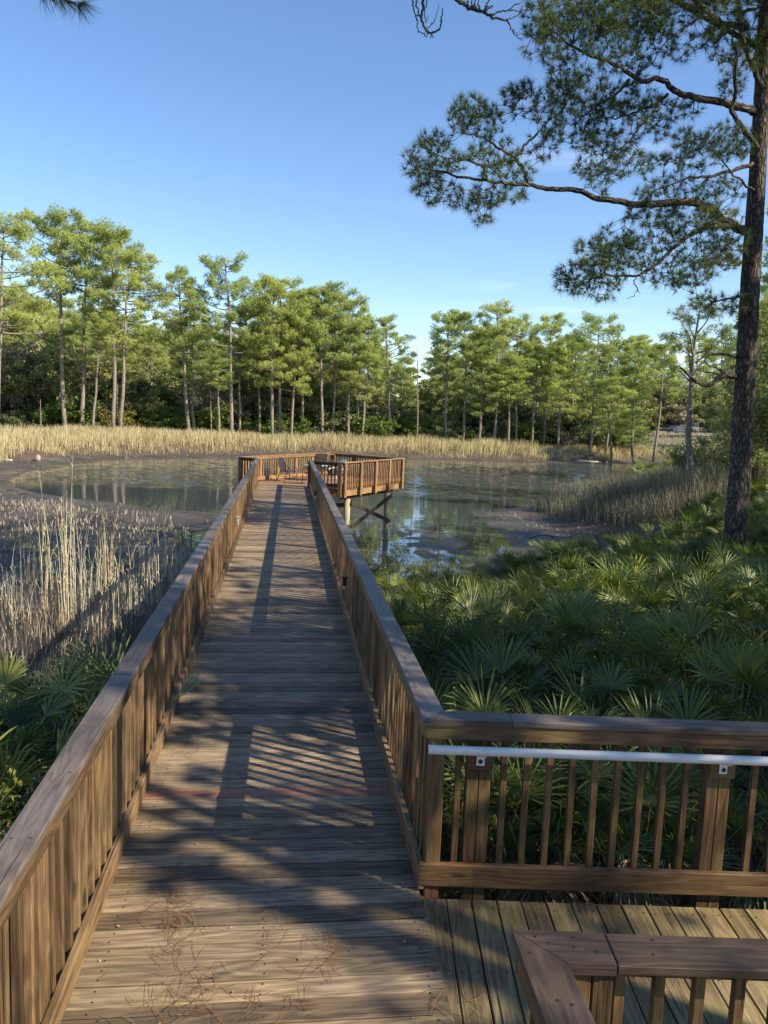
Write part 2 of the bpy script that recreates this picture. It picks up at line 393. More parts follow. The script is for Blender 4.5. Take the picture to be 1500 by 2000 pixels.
# ------------------------------------------------------------------ terrain and water
WZ = -2.3
pond = [(-16.8, 51.9), (-17.6, 58.0), (-17.2, 64.0), (-14.6, 71.5), (-9, 76.5), (-4, 79), (2.2, 83.5), (12, 86.3), (22, 87), (31, 88.3), (40, 91), (47, 94), (49, 90), (42, 80),
        (35.9, 72.9), (27, 62), (20, 54), (15.3, 46.9), (12.5, 43.6), (10.0, 42.6), (9.67, 41.1), (9.7, 38.4), (9.36, 36), (9.5, 34), (9.2, 32.3), (8.8, 30), (7.2, 27.6), (6.1, 26.2), (4.6, 23.6), (3.8, 22.2), (2.6, 22.0),
        (1.2, 24.5), (.3, 28), (-1, 33), (-2.2, 37), (-3.4, 39), (-6.3, 39.8), (-9, 42.2), (-11.5, 43.7), (-13.4, 45.5), (-15.2, 47.9)]
pond = np.array(pond)
def sdist(X, Y, poly):
    """signed distance to polygon, positive outside"""
    d = np.full(X.shape, 1e9); ins = np.zeros(X.shape, bool); n = len(poly)
    for i in range(n):
        ax, ay = poly[i]; bx, by = poly[(i+1) % n]; ex, ey = bx-ax, by-ay
        wx, wy = X-ax, Y-ay; t = np.clip((wx*ex+wy*ey)/(ex*ex+ey*ey), 0, 1)
        d = np.minimum(d, np.hypot(wx-t*ex, wy-t*ey))
        c = ((ay > Y) != (by > Y)) & (X < (bx-ax)*(Y-ay)/(by-ay+1e-12)+ax); ins ^= c
    return np.where(ins, -d, d)
def vnoise(X, Y, s, seed=0):
    """cheap smooth value noise"""
    x = X/s; y = Y/s; xi = np.floor(x).astype(int); yi = np.floor(y).astype(int); fx = smooth(x-xi); fy = smooth(y-yi)
    def h(a, b):
        v = np.sin(a*127.1+b*311.7+seed*74.7)*43758.5453; return v-np.floor(v)
    return (h(xi, yi)*(1-fx)+h(xi+1, yi)*fx)*(1-fy)+(h(xi, yi+1)*(1-fx)+h(xi+1, yi+1)*fx)*fy
def upland(X, Y):
    """(how far the ground is dry land 0..1, dry land height)"""
    d = sdist(X, Y, pond)
    near = 1-smooth((Y-24)/14)
    far = smooth((Y-58)/10)
    right = smooth((X+1)/4)
    uL = smooth((14.0-Y+.15*X)/8); gL = -1.0+0*X
    uR = smooth((d-3)/9); gR = -.85+.10*np.clip(X-2, 0, 12)-.03*np.clip(Y-6, 0, 12)*np.clip(1-(X-2)/8, 0, 1)
    uM = smooth((d-2.5)/9)*smooth((X-6)/6)+smooth((d-7)/7)*smooth((-X-12)/6); gM = np.where(X > 0, .0, -1.5)
    uF = smooth((d-2.2)/4.5); gF = -1.35+.35*smooth((Y-98)/10)
    hill = smooth((X-38)/26)*smooth((Y-88)/40)*1.75; gF = gF+hill
    un = uL*(1-right)+uR*right; gn = gL*(1-right)+gR*right
    mid = np.clip(1-near-far, 0, 1)
    far2 = np.where(near+far > 1, far/(near+far), far)
    u = un*near+uM*mid+uF*far2; gz = gn*near+gM*mid+gF*far2
    return d, u, gz
def ground_z(X, Y):
    X = np.asarray(X, float); Y = np.asarray(Y, float)
    d, u, gz = upland(X, Y)
    low = WZ+np.where(d > 0, np.minimum(.035*d, .14)+.01, np.maximum(.09*d, -.6))
    nz = (vnoise(X, Y, 1.7)-.5)*.09+(vnoise(X, Y, .6, 3)-.5)*.05
    wet = smooth((X+14)/4)*(1-smooth((X+.5)/2))*smooth((Y-17)/4)*(1-smooth((Y-33)/3))     # puddled mud by the walk
    low = low+np.where(d > .5, nz*(1+1.2*wet)-.10*wet, 0)
    # low mud islands in the pond
    for cx, cy, rx, ry, hh in ((3.9, 40.3, 1.1, 2.6, .07), (6.0, 31.8, 1.1, 3.0, .045), (5.2, 28.9, .6, 1.4, .045)):
        q = ((X-cx)/rx)**2+((Y-cy)/ry)**2
        isl = WZ+hh*(1-q)*1.3+(vnoise(X, Y, .42, 8)-.55)*.16*(hh < .065)
        low = np.where(q < 1.6, np.maximum(low, np.minimum(isl, WZ+.05)), low)
    up = gz+(vnoise(X, Y, 4, 5)-.5)*.25+(vnoise(X, Y, 1.1, 6)-.5)*.08
    return low*(1-u)+up*u
def spaced(core, n_core, far, n_far):
    a = np.linspace(core[0], core[1], n_core)
    lo = core[0]-(np.geomspace(1, 1+(core[0]-far[0]), n_far)-1)[::-1][:-1]
    hi = core[1]+(np.geomspace(1, 1+(far[1]-core[1]), n_far)-1)[1:]
    return np.concatenate([lo, a, hi])
xs = spaced((-26, 50), 330, (-2500, 2500), 34); ys = spaced((-8, 100), 470, (-1500, 3500), 34)
GX, GY = np.meshgrid(xs, ys); GZ = ground_z(GX, GY)
d_, u_, g_ = upland(GX, GY)
nx_, ny_ = len(xs), len(ys)
ii = np.arange(nx_-1)[None, :]+np.arange(ny_-1)[:, None]*nx_
quads = np.stack([ii, ii+1, ii+1+nx_, ii+nx_], -1).reshape(-1)
sand = smooth((GX-50)/8)*smooth((GY-122)/6)*(1-smooth((GY-162)/6))*.8+.35*smooth((GX-46)/8)*smooth((GY-96)/6)*(1-smooth((GY-130)/8))
def ground_mat():
    m, nt, b, out = new_mat("ground_soil")
    pos = nt.nodes.new('ShaderNodeNewGeometry').outputs['Position']
    up = attr(nt, 'dry', 'Fac'); sd = attr(nt, 'sand', 'Fac'); rd = attr(nt, 'rim', 'Fac')
    n_big = noise(nt, pos, .5, 5, .6, .4); n_mid = noise(nt, pos, 3.5, 6, .7, .3); n_fine = noise(nt, pos, 22, 5, .7)
    mudc = ramp(nt, [(.35, (.030, .024, .019)), (.52, (.075, .062, .051)), (.68, (.145, .124, .104))]); nt.links.new(math_n(nt, 'ADD', math_n(nt, 'MULTIPLY', n_big, .6), math_n(nt, 'MULTIPLY', n_fine, .4)), mudc.inputs[0])
    vor = nt.nodes.new('ShaderNodeTexVoronoi'); vor.inputs['Scale'].default_value = 7; nt.links.new(pos, vor.inputs['Vector'])
    sp = ramp(nt, [(.10, g(1)), (.22, g(0))]); nt.links.new(vor.outputs['Distance'], sp.inputs[0])
    mud = mix(nt, math_n(nt, 'MULTIPLY', sp.outputs[0], math_n(nt, 'MULTIPLY', n_mid, .55)), mudc.outputs[0], (.035, .026, .020))
    soil = ramp(nt, [(.35, (.045, .030, .018)), (.55, (.11, .075, .045)), (.75, (.20, .135, .08))]); nt.links.new(n_mid, soil.inputs[0])
    sn = ramp(nt, [(.35, (.26, .21, .14)), (.7, (.42, .36, .26))]); nt.links.new(n_mid, sn.inputs[0])
    rim = ramp(nt, [(.3, (.060, .040, .028)), (.7, (.17, .115, .075))]); nt.links.new(n_mid, rim.inputs[0])
    c = mix(nt, rd, mud, rim.outputs[0]); c = mix(nt, attr(nt, 'bog', 'Fac'), c, mix(nt, n_mid, (.010, .008, .006), (.034, .026, .020))); c = mix(nt, up, c, soil.outputs[0]); c = mix(nt, sd, c, sn.outputs[0])
    nt.links.new(c, b.inputs['Base Color'])
    # wet just above the water line
    sxyz = nt.nodes.new('ShaderNodeSeparateXYZ'); nt.links.new(pos, sxyz.inputs[0])
    wet = ramp(nt, [(0, g(.10)), (.45, g(.30)), (1, g(.8))])
    hz = math_n(nt, 'ADD', math_n(nt, 'MULTIPLY', math_n(nt, 'ADD', sxyz.outputs['Z'], -WZ), 5.0), math_n(nt, 'MULTIPLY', n_mid, .35)); nt.links.new(hz, wet.inputs[0])
    nt.links.new(wet.outputs[0], b.inputs['Roughness'])
    bump(nt, b, math_n(nt, 'ADD', n_mid, math_n(nt, 'MULTIPLY', n_fine, .7)), .9, .09)
    return m
GROUND = ground_mat()
rim_ = smooth((d_-3)/4)*(1-smooth((d_-14)/6))*np.where((GY > 60), 1, .0)+smooth((GX-11)/2)*smooth((GY-30)/4)*(1-smooth((GY-50)/6))*.8
bog_ = smooth((2.5-GX)/2)*smooth((34.5+1.2*np.sin(GX*.6)+(vnoise(GX, GY, 1.6, 61)-.5)*2.4-GY)/1.0)*smooth((GY-10)/3)*.93
gme = np_mesh("ground", np.stack([GX, GY, GZ], -1).reshape(-1, 3), np.full((nx_-1)*(ny_-1), 4), quads, [GROUND],
              {'bog': np.clip(bog_, 0, 1).ravel(), 'dry': u_.ravel(), 'sand': sand.ravel(), 'rim': np.clip(rim_, 0, 1).ravel()}, None, True)
tag(link("ground", gme), kind='structure')
def water_mat():
    m, nt, b, out = new_mat("pond_water")
    pos = nt.nodes.new('ShaderNodeNewGeometry').outputs['Position']
    b.inputs['Base Color'].default_value = (.048, .058, .068, 1); b.inputs['Roughness'].default_value = .02; b.inputs['IOR'].default_value = 1.33
    b.inputs['Specular IOR Level'].default_value = .9
    w1 = noise(nt, pos, 3.2, 3, .55, .2, sc=(.8, 2.0, 1)); w2 = noise(nt, pos, 9.0, 2, .5, .2, sc=(.8, 1.6, 1))
    h = math_n(nt, 'ADD', w1, math_n(nt, 'MULTIPLY', w2, .4))
    sx2 = nt.nodes.new('ShaderNodeSeparateXYZ'); nt.links.new(pos, sx2.inputs[0])
    warp = math_n(nt, 'ADD', sx2.outputs['Y'], math_n(nt, 'MULTIPLY', noise(nt, pos, .18, 3), 10.0))
    wind = ramp(nt, [(0, g(.015)), (.46, g(.03)), (.53, g(1)), (1, g(1))]); nt.links.new(math_n(nt, 'MULTIPLY', warp, .01), wind.inputs[0])
    bn = nt.nodes.new('ShaderNodeBump'); bn.inputs['Distance'].default_value = .09
    nt.links.new(math_n(nt, 'MULTIPLY', wind.outputs[0], .03), bn.inputs['Strength'])
    nt.links.new(h, bn.inputs['Height']); nt.links.new(bn.outputs[0], b.inputs['Normal'])
    return m
WATER = water_mat()
wx = np.concatenate([[-45], np.arange(-19, 50, .17), [75]]); wy = np.concatenate([[5, 18], np.arange(30, 96, .125), [115]])
WX, WY = np.meshgrid(wx, wy); WH = np.zeros_like(WX); rw = np.random.RandomState(4)
for i in range(46):
    lam = rw.uniform(.36, .95); th = rw.normal(1.35, .55); ph = rw.uniform(0, 6.3); kx = 2*pi/lam*cos(th); ky = 2*pi/lam*sin(th)
    WH += .0100*lam**1.0/6.8*np.sin(kx*WX+ky*WY+ph+1.2*np.sin(.23*WX+ph))*1.9
calm = smooth((WY+5*(vnoise(WX, WY, 7, 21)-.5)+.12*WX-49)/6)*.96+.04
WH *= calm*(.72+.12*vnoise(WX, WY, 9, 22))
WH[:, 0] = WH[:, -1] = 0; WH[0] = WH[-1] = 0
nwx, nwy = len(wx), len(wy); iw = np.arange(nwx-1)[None, :]+np.arange(nwy-1)[:, None]*nwx
wq = np.stack([iw, iw+1, iw+1+nwx, iw+nwx], -1).reshape(-1)
tag(link("water", np_mesh("water", np.stack([WX, WY, WZ+WH], -1).reshape(-1, 3), np.full((nwx-1)*(nwy-1), 4), wq, [WATER], None, None, True)), kind='structure')

# ------------------------------------------------------------------ boardwalk
Y0, YE = -2.6, 29.6           # near and far end of the walk
XL, XR = -.952, .830          # faces of the kerb boards
rng = random.Random(5)
walk = empty("boardwalk", (0, 0, 0), "long straight boardwalk of weathered planks leading out over the pond", "boardwalk")
mb = MB(11); screws = MB(2); PIT = .1447
k = 0; y = Y0
while y < YE:
    w = .1365+rng.uniform(-.002, .0015); gap = rng.choice([.008, .010, .011, .014])
    dark = False
    if abs(y-7.15) < .075: gap = .014
    new = abs(y+.07-5.745) < .073
    z = rng.uniform(-.0022, .0012); sk = rng.uniform(-.0022, .0022)
    ax = np.array([1, sk, rng.uniform(-.0012, .0012)]); ax /= np.linalg.norm(ax); ay = np.array([-ax[1], ax[0], 0]); az = np.cross(ax, ay)
    x0, x1 = XL-.13, (XR+.13 if y > 4.5 else XR+.012)
    mb.board(((x0+x1)/2, y+w/2, -.019+z), ax, ay, az, x1-x0, w, .038, 1 if new else 0, .0035)
    if y < 13:
        for sxp in (XL+.10, (XL+XR)/2+rng.uniform(-.01, .01), XR-.06):
            for dy in (.035, .105):
                c = (sxp+rng.uniform(-.008, .008), y+dy, .0008+z)
                screws.lathe(c, [(.0058, 0), (.0058, .0007), (0, .0009)], 6)
    y += w+gap; k += 1
mb.build("deck", [W_DECK, W_NEW], walk)
tag(screws.build("deck_screws", SCREW, walk), kind='stuff')
mb = MB(3)
for x in (XL-.02, (XL+XR)/2, XR+.02):
    mb.beam((x, Y0, -.038-.12), (x, YE, -.038-.12), .045, .235)
mb.build("joist", W_RAIL, walk)
for i, yy in enumerate(np.arange(2.2, 29, 3.05)):
    for x in (XL+.12, XR-.14):
        gz = float(ground_z(x, yy)); m2 = MB(i)
        m2.tube([(x, yy, gz-.3), (x, yy, -.28)], .11, 12); m2.build("pile", W_PILE, walk, True)
    m2 = MB(i); m2.beam((XL-.1, yy, -.34), (XR+.1, yy, -.34), .09, .13); m2.build("cross_beam", W_RAIL, walk)

def railing(name, label, P, Q, nrm, h0, h1, mats, post_at, parent_group=None, kerb=(.03, .14), fascia=.088, bal_from=.04, bal_to=None, cap_ext=(0, 0),
            cap_join=3.0, bal_sp=.131, post_low=-.28, seed=1, max_bal=100, near_end='P', capw=.140, skip_cap=False, drop=-.06, cat="railing", lift=0.0):
    """railing whose inner face runs P->Q (2-D); nrm = unit 2-D normal pointing OUT of the walk; h0,h1 heights of the top at P and Q"""
    P = np.array(P, float); Q = np.array(Q, float); nrm = np.array(nrm, float); Lr = np.linalg.norm(Q-P); d = (Q-P)/Lr
    cm, rm, bm, pm = mats
    root = empty(name, (P[0], P[1], 0), label, cat, parent_group)
    inv = np.array([P[0], P[1], 0])
    def at(s, off, z): return np.array([P[0]+d[0]*s+nrm[0]*off, P[1]+d[1]*s+nrm[1]*off, z])-inv
    H = lambda s: h0+(h1-h0)*s/Lr
    R = random.Random(seed)
    # cap rail, in lengths butted end to end
    if not skip_cap:
        s = -cap_ext[0]; i = 0; end = Lr+cap_ext[1]
        while s < end-1e-6:
            e = min(end, s+cap_join*R.uniform(.85, 1.15)); e = end if end-e < .6 else e
            m2 = MB(seed*31+i); dz = R.uniform(-.002, .002)
            a = at(s+.0015, -.012+capw/2, H(s)-.019+dz); b_ = at(e-.0015, -.012+capw/2, H(e)-.019+dz)
            m2.beam(a, b_, capw, .038, ch=.006)
            for q in np.arange(s+.15, e-.05, .6):
                for o in (.02, .095):
                    c = at(q+R.uniform(-.02, .02), o, H(q)+dz+.0004); m2.lathe(c, [(.0058, 0), (.0058, .0007), (0, .0009)], 6, m=1)
            m2.build("cap_rail", [cm, SCREW], root); s = e; i += 1
    def run(nm, off, z0, z1, th, join, mat, ov=0.0):
        s = 0.0; i = 0
        while s < Lr-1e-6:
            e = min(Lr, s+join*R.uniform(.8, 1.2)); e = Lr if Lr-e < .7 else e
            m2 = MB(seed*17+i+int(z0(0)*100))
            zc0 = (z0(s)+z1(s))/2; zc1 = (z0(e)+z1(e))/2; hgt = z1(s)-z0(s)
            m2.beam(at(s+.001, off, zc0), at(e-.001, off, zc1), th, hgt, ch=.004)
            m2.build(nm, mat, root); s = e; i += 1
    run("kerb_board", .019, lambda s: kerb[0], lambda s: kerb[0]+kerb[1], .038, 3.6, rm)
    run("top_board", .019, lambda s: H(s)-.0385-fascia, lambda s: H(s)-.0385, .038, 3.6, rm)
    # posts
    pp = []
    for s in post_at:
        m2 = MB(seed*7+int(s*10)); t = H(s)-.0385
        for j, w in enumerate((-.036, .036)):
            c0 = at(s+w, .04+.045+.0, post_low); c1 = at(s+w, .04+.045, t-.001)
            ax = np.array([0, 0, 1.0]); ay = np.array([d[0], d[1], 0]); az = np.cross(ax, ay)
            m2.board((c0+c1)/2, ax, ay, az, c1[2]-c0[2], .070, .088, ch=.005)
        m2.build("post", pm, root); pp.append(s)
    # balusters
    bs = np.arange(.075, Lr-.03, bal_sp); bs = [s for s in bs if all(abs(s-q) > .095 for q in pp)]
    order = bs if near_end == 'P' else bs[::-1]
    rest = MB(seed+99)
    for j, s in enumerate(order):
        z0 = kerb[0]+drop+R.uniform(-.012, .012); z1 = H(s)-.0395; tw = R.uniform(-.003, .003)
        tgt = MB(seed*1000+j) if j < max_bal else rest
        c0 = at(s+tw, .0385+.018, z0); c1 = at(s-tw, .0385+.018, z1)
        ax = (c1-c0)/np.linalg.norm(c1-c0); ay = np.array([d[0], d[1], 0]); az = np.cross(ax, ay); az /= np.linalg.norm(az); ay = np.cross(az, ax)
        tgt.board((c0+c1)/2, ax, ay, az, np.linalg.norm(c1-c0), .036, .036, ch=.003)
        if j < max_bal: tgt.build("baluster", bm, root)
    if rest.n: tag(rest.build("baluster_run", bm, root), kind='stuff')
    return root, at
RAILM = (W_CAP, W_RAIL, W_RAIL, W_RAIL)
HN, HF = 1.07, .95
hz_ = lambda y: HN+(HF-HN)*max(0, min(1, (y-4.4)/(YE-4.4)))
LR, at_l = railing("wooden_railing", "long sunlit wooden railing along the left side of the boardwalk", (XL, Y0), (XL, YE-.1), (-1, 0), HN+.03, HF, RAILM,
                   [3.6+i*2.42 for i in range(12)], seed=4, kerb=(.0, .14), cap_join=2.6, bal_sp=.152)
RR, at_r = railing("wooden_railing", "long shaded wooden railing along the right side of the boardwalk", (XR, 4.42), (XR, YE-.6), (1, 0), HN, HF, RAILM,
                   [2.0+i*2.42 for i in range(10)], seed=6, kerb=(.012, .14), cap_join=3.4, cap_ext=(-.5, 0))
# small step lamps screwed to the balusters
def step_lamp(root, at, s, z, cover, dim):
    c = at(s, -.02, z)
    m2 = MB(1); m2.board(c, (0, 0, 1), (0, 1, 0), (1, 0, 0), .11, .075, .05, ch=.008); m2.board(c+np.array([0, 0, .062]), (0, 0, 1), (0, 1, 0), (1, 0, 0), .018, .10, .085, ch=.006)
    f = m2.build("step_lamp", dim, root)
    m3 = MB(1); m3.board(c+np.array([0, 0, -.075]), (0, 0, 1), (0, 1, 0), (1, 0, 0), .038, .05, .03, ch=.008); m3.build("lens", cover, f)
step_lamp(LR, at_l, 16.4-Y0, .52, LAMPCOV, plain('lamp_grey', (.30, .29, .27), .5))
step_lamp(RR, at_r, 10.6-4.42, .53, WHITE_P, METAL_D)
step_lamp(RR, at_r, 21.9-4.42, .50, LAMPCOV, METAL_D)

# ------------------------------------------------------------------ side deck and its two railings
SA = -.113                                   # the side deck runs a few degrees off square
sd_dir = np.array([cos(SA), sin(SA)]); sd_out = np.array([-sin(SA), cos(SA)])
A0 = np.array([XR, 4.42]); LS = 5.2
side = empty("side_deck", (XR, 4.3, 0), "mossy side deck of lengthwise planks branching off to the right of the boardwalk", "deck")
mb = MB(21); sc2 = MB(5); s = .026
while s < LS:
    w = .138+rng.uniform(-.001, .001); gap = rng.choice([.006, .008, .010])
    p0 = A0+sd_dir*(s+w/2)-sd_out*.055; p1 = A0+sd_dir*(s+w/2)-sd_out*(4.6)
    a = np.array([*(p0-[XR, 4.3]), -.019-.002+rng.uniform(-.002, .001)]); b_ = np.array([*(p1-[XR, 4.3]), -.021])
    mb.beam(a, b_, w, .038, ch=.004)
    for q in (.08, .62, 1.25, 1.9):
        for o in (-.04, .04):
            c = a+(b_-a)/np.linalg.norm(b_-a)*q+np.array([o, 0, .0195]); sc2.lathe(c, [(.0058, 0), (.0058, .0007), (0, .0009)], 6)
    s += w+gap
mb.build("deck", W_RAMP, side); tag(sc2.build("deck_screws", SCREW, side), kind='stuff')
mb = MB(3)
for q in (.35, 1.2, 2.1, 3.2):
    p0 = A0+sd_dir*.03-sd_out*q-[XR, 4.3]; p1 = A0+sd_dir*LS-sd_out*q-[XR, 4.3]; mb.beam((p0[0], p0[1], -.17), (p1[0], p1[1], -.17), .04, .235)
mb.build("joist", W_DARK, side)
SR, at_s = railing("wooden_railing", "dark railing with a pale metal handrail along the far edge of the side deck", A0, A0+sd_dir*LS, sd_out, 1.07, 1.07,
                   (W_CAP, W_DARK, W_DARK, W_DARK), [.33, 1.74, 3.15, 4.56], seed=9, kerb=(.035, .140), fascia=.088, cap_join=6, cap_ext=(-.5, 0), drop=.02, post_low=-.9, bal_sp=.134)
# mitred corner piece joining the two cap rails
def cap_prism(root, org, pts, z0, z1, seed, grain, mats, screws=()):
    m2 = MB(seed); n = len(pts); P3 = [(p[0]-org[0], p[1]-org[1], z1) for p in pts]+[(p[0]-org[0], p[1]-org[1], z0) for p in pts]
    m2.poly(P3, [tuple(range(n)), tuple(range(2*n-1, n-1, -1))]+[(i, n+i, n+(i+1) % n, (i+1) % n) for i in range(n)])
    gcv = np.array(m2.G[0]); al = np.array(grain); ac = np.array([-al[1], al[0]])
    m2.G[0] = np.stack([gcv[:, 0]*al[0]+gcv[:, 1]*al[1]+3, gcv[:, 0]*ac[0]+gcv[:, 1]*ac[1]+seed, gcv[:, 2]], 1)
    for x, y in screws: m2.lathe((x-org[0], y-org[1], z1+.0004), [(.0058, 0), (.0058, .0007), (0, .0009)], 6, m=1)
    m2.build("cap_rail", mats, root)
ic = np.array([XR-.012, 4.42-.0135]); oc = ic+np.array([.140, 0])+np.array([0, .1240])
s1 = A0+sd_dir*.5-sd_out*.012; s2 = A0+sd_dir*.5+sd_out*.128
cap_prism(RR, (XR, 4.42), [ic+[0, .0015], oc+[0, .0015], (XR+.128, 4.92-.0015), (XR-.012, 4.92-.0015)], 1.031, 1.069, 5, (0, 1), [W_CAP, SCREW], [(XR+.03, 4.52), (XR+.09, 4.60), (XR+.03, 4.75)])
cap_prism(SR, A0, [ic+[.0015, 0], s1-sd_dir*.0015, s2-sd_dir*.0015, oc+[.0015, 0]], 1.031, 1.069, 8, sd_dir, [W_CAP, SCREW], [(XR+.06, 4.43), (XR+.16, 4.50), (XR+.3, 4.42)])
m3 = MB(78)
# corner post
m3.board((.085, .055, .36), (0, 0, 1), (1, 0, 0), (0, 1, 0), 1.33, .088, .088, ch=.005)
m3.build("corner_post", W_DARK, SR)
# pipe handrail
def pipe_rail(root, at, s0, s1, z, brk):
    m2 = MB(3); path = [at(s0, -.055, z), at(s1, -.055, z)]; m2.tube(path, .026, 16); pr = m2.build("handrail", METAL_W, root, True)
    m2 = MB(3); m2.tube([at(s0-.004, -.055, z), at(s0, -.055, z)], .0245, 14); m2.build("end_cap", METAL_D, pr, True)
    m2 = MB(4); m2.tube([at(s0+2.33, -.055, z), at(s0+2.333, -.055, z)], .0264, 16); m2.build("pipe_joint", METAL_D, pr, True)
    for s in brk:
        mw = MB(5); mw.beam(at(s-.075, .0195, z-.085), at(s+.075, .0195, z-.085), .037, .11, ch=.004); mw.build("backing_block", W_DARK, root)
        m3 = MB(5); m3.beam(at(s-.023, -.0025, z-.076), at(s+.023, -.0025, z-.076), .005, .066, ch=.001)
        m3.beam(at(s-.028, -.03, z-.036), at(s+.028, -.03, z-.036), .05, .004, ch=.001)
        br = m3.build("bracket", METAL_W, root)
        m4 = MB(6); c = at(s, -.009, z-.085); n3 = np.array([sd_out[0], sd_out[1], 0]); m4.tube([c, c+n3*.006], .010, 6); m4.tube([c+n3*.004, c+n3*.0065], .016, 12); m4.build("bolt", METAL_D, br)
pipe_rail(SR, at_s, .02, LS, .905, [.33, 1.74, 3.15])
# near railing, bottom right of the picture
B0 = np.array([.815, 2.488])
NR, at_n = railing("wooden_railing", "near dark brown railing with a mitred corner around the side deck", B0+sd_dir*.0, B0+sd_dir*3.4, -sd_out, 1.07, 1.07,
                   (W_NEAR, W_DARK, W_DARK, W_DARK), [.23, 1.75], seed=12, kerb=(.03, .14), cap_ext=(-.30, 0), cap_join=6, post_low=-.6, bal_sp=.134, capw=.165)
bd = np.array([-.045, -1.0]); bd /= np.linalg.norm(bd); bn = np.array([-bd[1], bd[0]])
def rel(p): return np.array([p[0]-B0[0], p[1]-B0[1], p[2]])
# mitred cap: two pieces meeting on the diagonal
ci = B0+sd_dir*.143-sd_out*.153; co = B0+sd_dir*(-.012)+sd_out*.012
def prism(pts, z0, z1, seed, grain):
    m2 = MB(seed); n = len(pts); P3 = [(*p, z1) for p in pts]+[(*p, z0) for p in pts]
    P3 = [rel(np.array(p)) for p in P3]
    m2.poly(P3, [tuple(range(n)), tuple(range(2*n-1, n-1, -1))]+[(i, n+i, n+(i+1) % n, (i+1) % n) for i in range(n)])
    gcv = np.array(m2.G[0]); al = np.array(grain); ac = np.array([-al[1], al[0]])
    m2.G[0] = np.stack([gcv[:, 0]*al[0]+gcv[:, 1]*al[1]+3, gcv[:, 0]*ac[0]+gcv[:, 1]*ac[1]+7, gcv[:, 2]], 1)
    return m2
e1 = B0+sd_dir*.30+sd_out*.012; e2 = B0+sd_dir*.30-sd_out*.153
m2 = prism([co+sd_dir*.002, ci+sd_dir*.002, e2, e1], 1.032, 1.07, 5, sd_dir)
for q, o in ((.06, .02), (.10, .05), (.19, .02), (.25, .09), (.18, .07)):
    c = rel(np.array([*(B0+sd_dir*q-sd_out*o+sd_out*.0), 1.0705])); m2.lathe(c, [(.0058, 0), (.0058, .0007), (0, .0009)], 6, m=1)
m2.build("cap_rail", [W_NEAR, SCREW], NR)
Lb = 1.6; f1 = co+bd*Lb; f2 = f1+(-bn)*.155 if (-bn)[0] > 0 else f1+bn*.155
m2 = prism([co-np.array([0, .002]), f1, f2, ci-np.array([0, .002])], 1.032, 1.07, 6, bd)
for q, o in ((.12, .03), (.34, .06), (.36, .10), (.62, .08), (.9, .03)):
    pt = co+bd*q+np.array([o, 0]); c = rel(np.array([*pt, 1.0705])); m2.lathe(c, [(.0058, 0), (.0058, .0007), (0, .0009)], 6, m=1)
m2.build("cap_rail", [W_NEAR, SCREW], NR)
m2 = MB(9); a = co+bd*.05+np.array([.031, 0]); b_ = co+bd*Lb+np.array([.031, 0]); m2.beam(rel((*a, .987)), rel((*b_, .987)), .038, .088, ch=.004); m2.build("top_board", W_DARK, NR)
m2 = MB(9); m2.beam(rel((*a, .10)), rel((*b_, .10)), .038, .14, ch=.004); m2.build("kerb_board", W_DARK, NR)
for j, q in enumerate((.23, .36, .49, .62, .75, .88, 1.01, 1.14, 1.27, 1.4)):
    m2 = MB(30+j); p = co+bd*q+np.array([.069, 0]); m2.beam(rel((*p, .02)), rel((*p, 1.03)), .036, .036, up=(0, 1, 0)); m2.build("baluster", W_DARK, NR)
m2 = MB(9); p = B0+np.array([.13, -.11]); m2.beam(rel((*p, -.5)), rel((*p, 1.03)), .14, .088, up=(0, 1, 0), ch=.005); m2.build("post", W_DARK, NR)

# ------------------------------------------------------------------ platform at the end of the walk
PA, PB, PC, PE = np.array([-1.62, 30.0]), np.array([1.86, 34.6]), np.array([4.62, 32.4]), np.array([1.98, 28.55])
PD = np.array([.84, 29.05]); PZ = np.array([-.95, 29.55])
poly = np.array([PZ, PD, PE, PC, PB, PA])
plat = empty("viewing_platform", (1.2, 31, 0), "angular wooden viewing platform on round piles at the far end of the boardwalk", "platform")
off = np.array([1.2, 31, 0])
def clip_x(y):
    xs_ = []
    n = len(poly)
    for i in range(n):
        a, b_ = poly[i], poly[(i+1) % n]
        if (a[1]-y)*(b_[1]-y) < 0: xs_.append(a[0]+(b_[0]-a[0])*(y-a[1])/(b_[1]-a[1]))
    return sorted(xs_)
mb = MB(41); y = 28.6
while y < 34.5:
    xx = clip_x(y+.07)
    for i in range(0, len(xx)-1, 2):
        if xx[i+1]-xx[i] > .1:
            mb.board(np.array([(xx[i]+xx[i+1])/2, y+.07, -.0225+rng.uniform(-.001, .001)])-off, (1, 0, 0), (0, 1, 0), (0, 0, 1), xx[i+1]-xx[i], .14, .036, ch=.003)
    y += .145
mb.build("deck", W_ORANGE, plat)
mb = MB(42)
for a, b_ in ((PD, PE), (PE, PC), (PC, PB), (PB, PA), (PA, PZ)):
    d = (b_-a)/np.linalg.norm(b_-a); inn = np.array([-d[1], d[0]])*.03
    mb.beam(np.array([*(a+inn+d*.02), -.165])-off, np.array([*(b_+inn-d*.02), -.165])-off, .04, .235)
mb.build("rim_joist", W_ORANGE, plat)
P1 = np.array([2.25, 29.35]); P2 = np.array([4.02, 31.9]); P3 = np.array([-.2, 30.6]); P4 = np.array([1.7, 33.6]); P5 = np.array([-1.0, 30.9])
for i, p in enumerate((P1, P2, P3, P4, P5)):
    m2 = MB(50+i); gz = float(ground_z(p[0], p[1])); m2.tube([(p[0]-off[0], p[1]-off[1], gz-.4), (p[0]-off[0], p[1]-off[1], -.42)], .112, 14); m2.build("pile", W_PILE, plat, True)
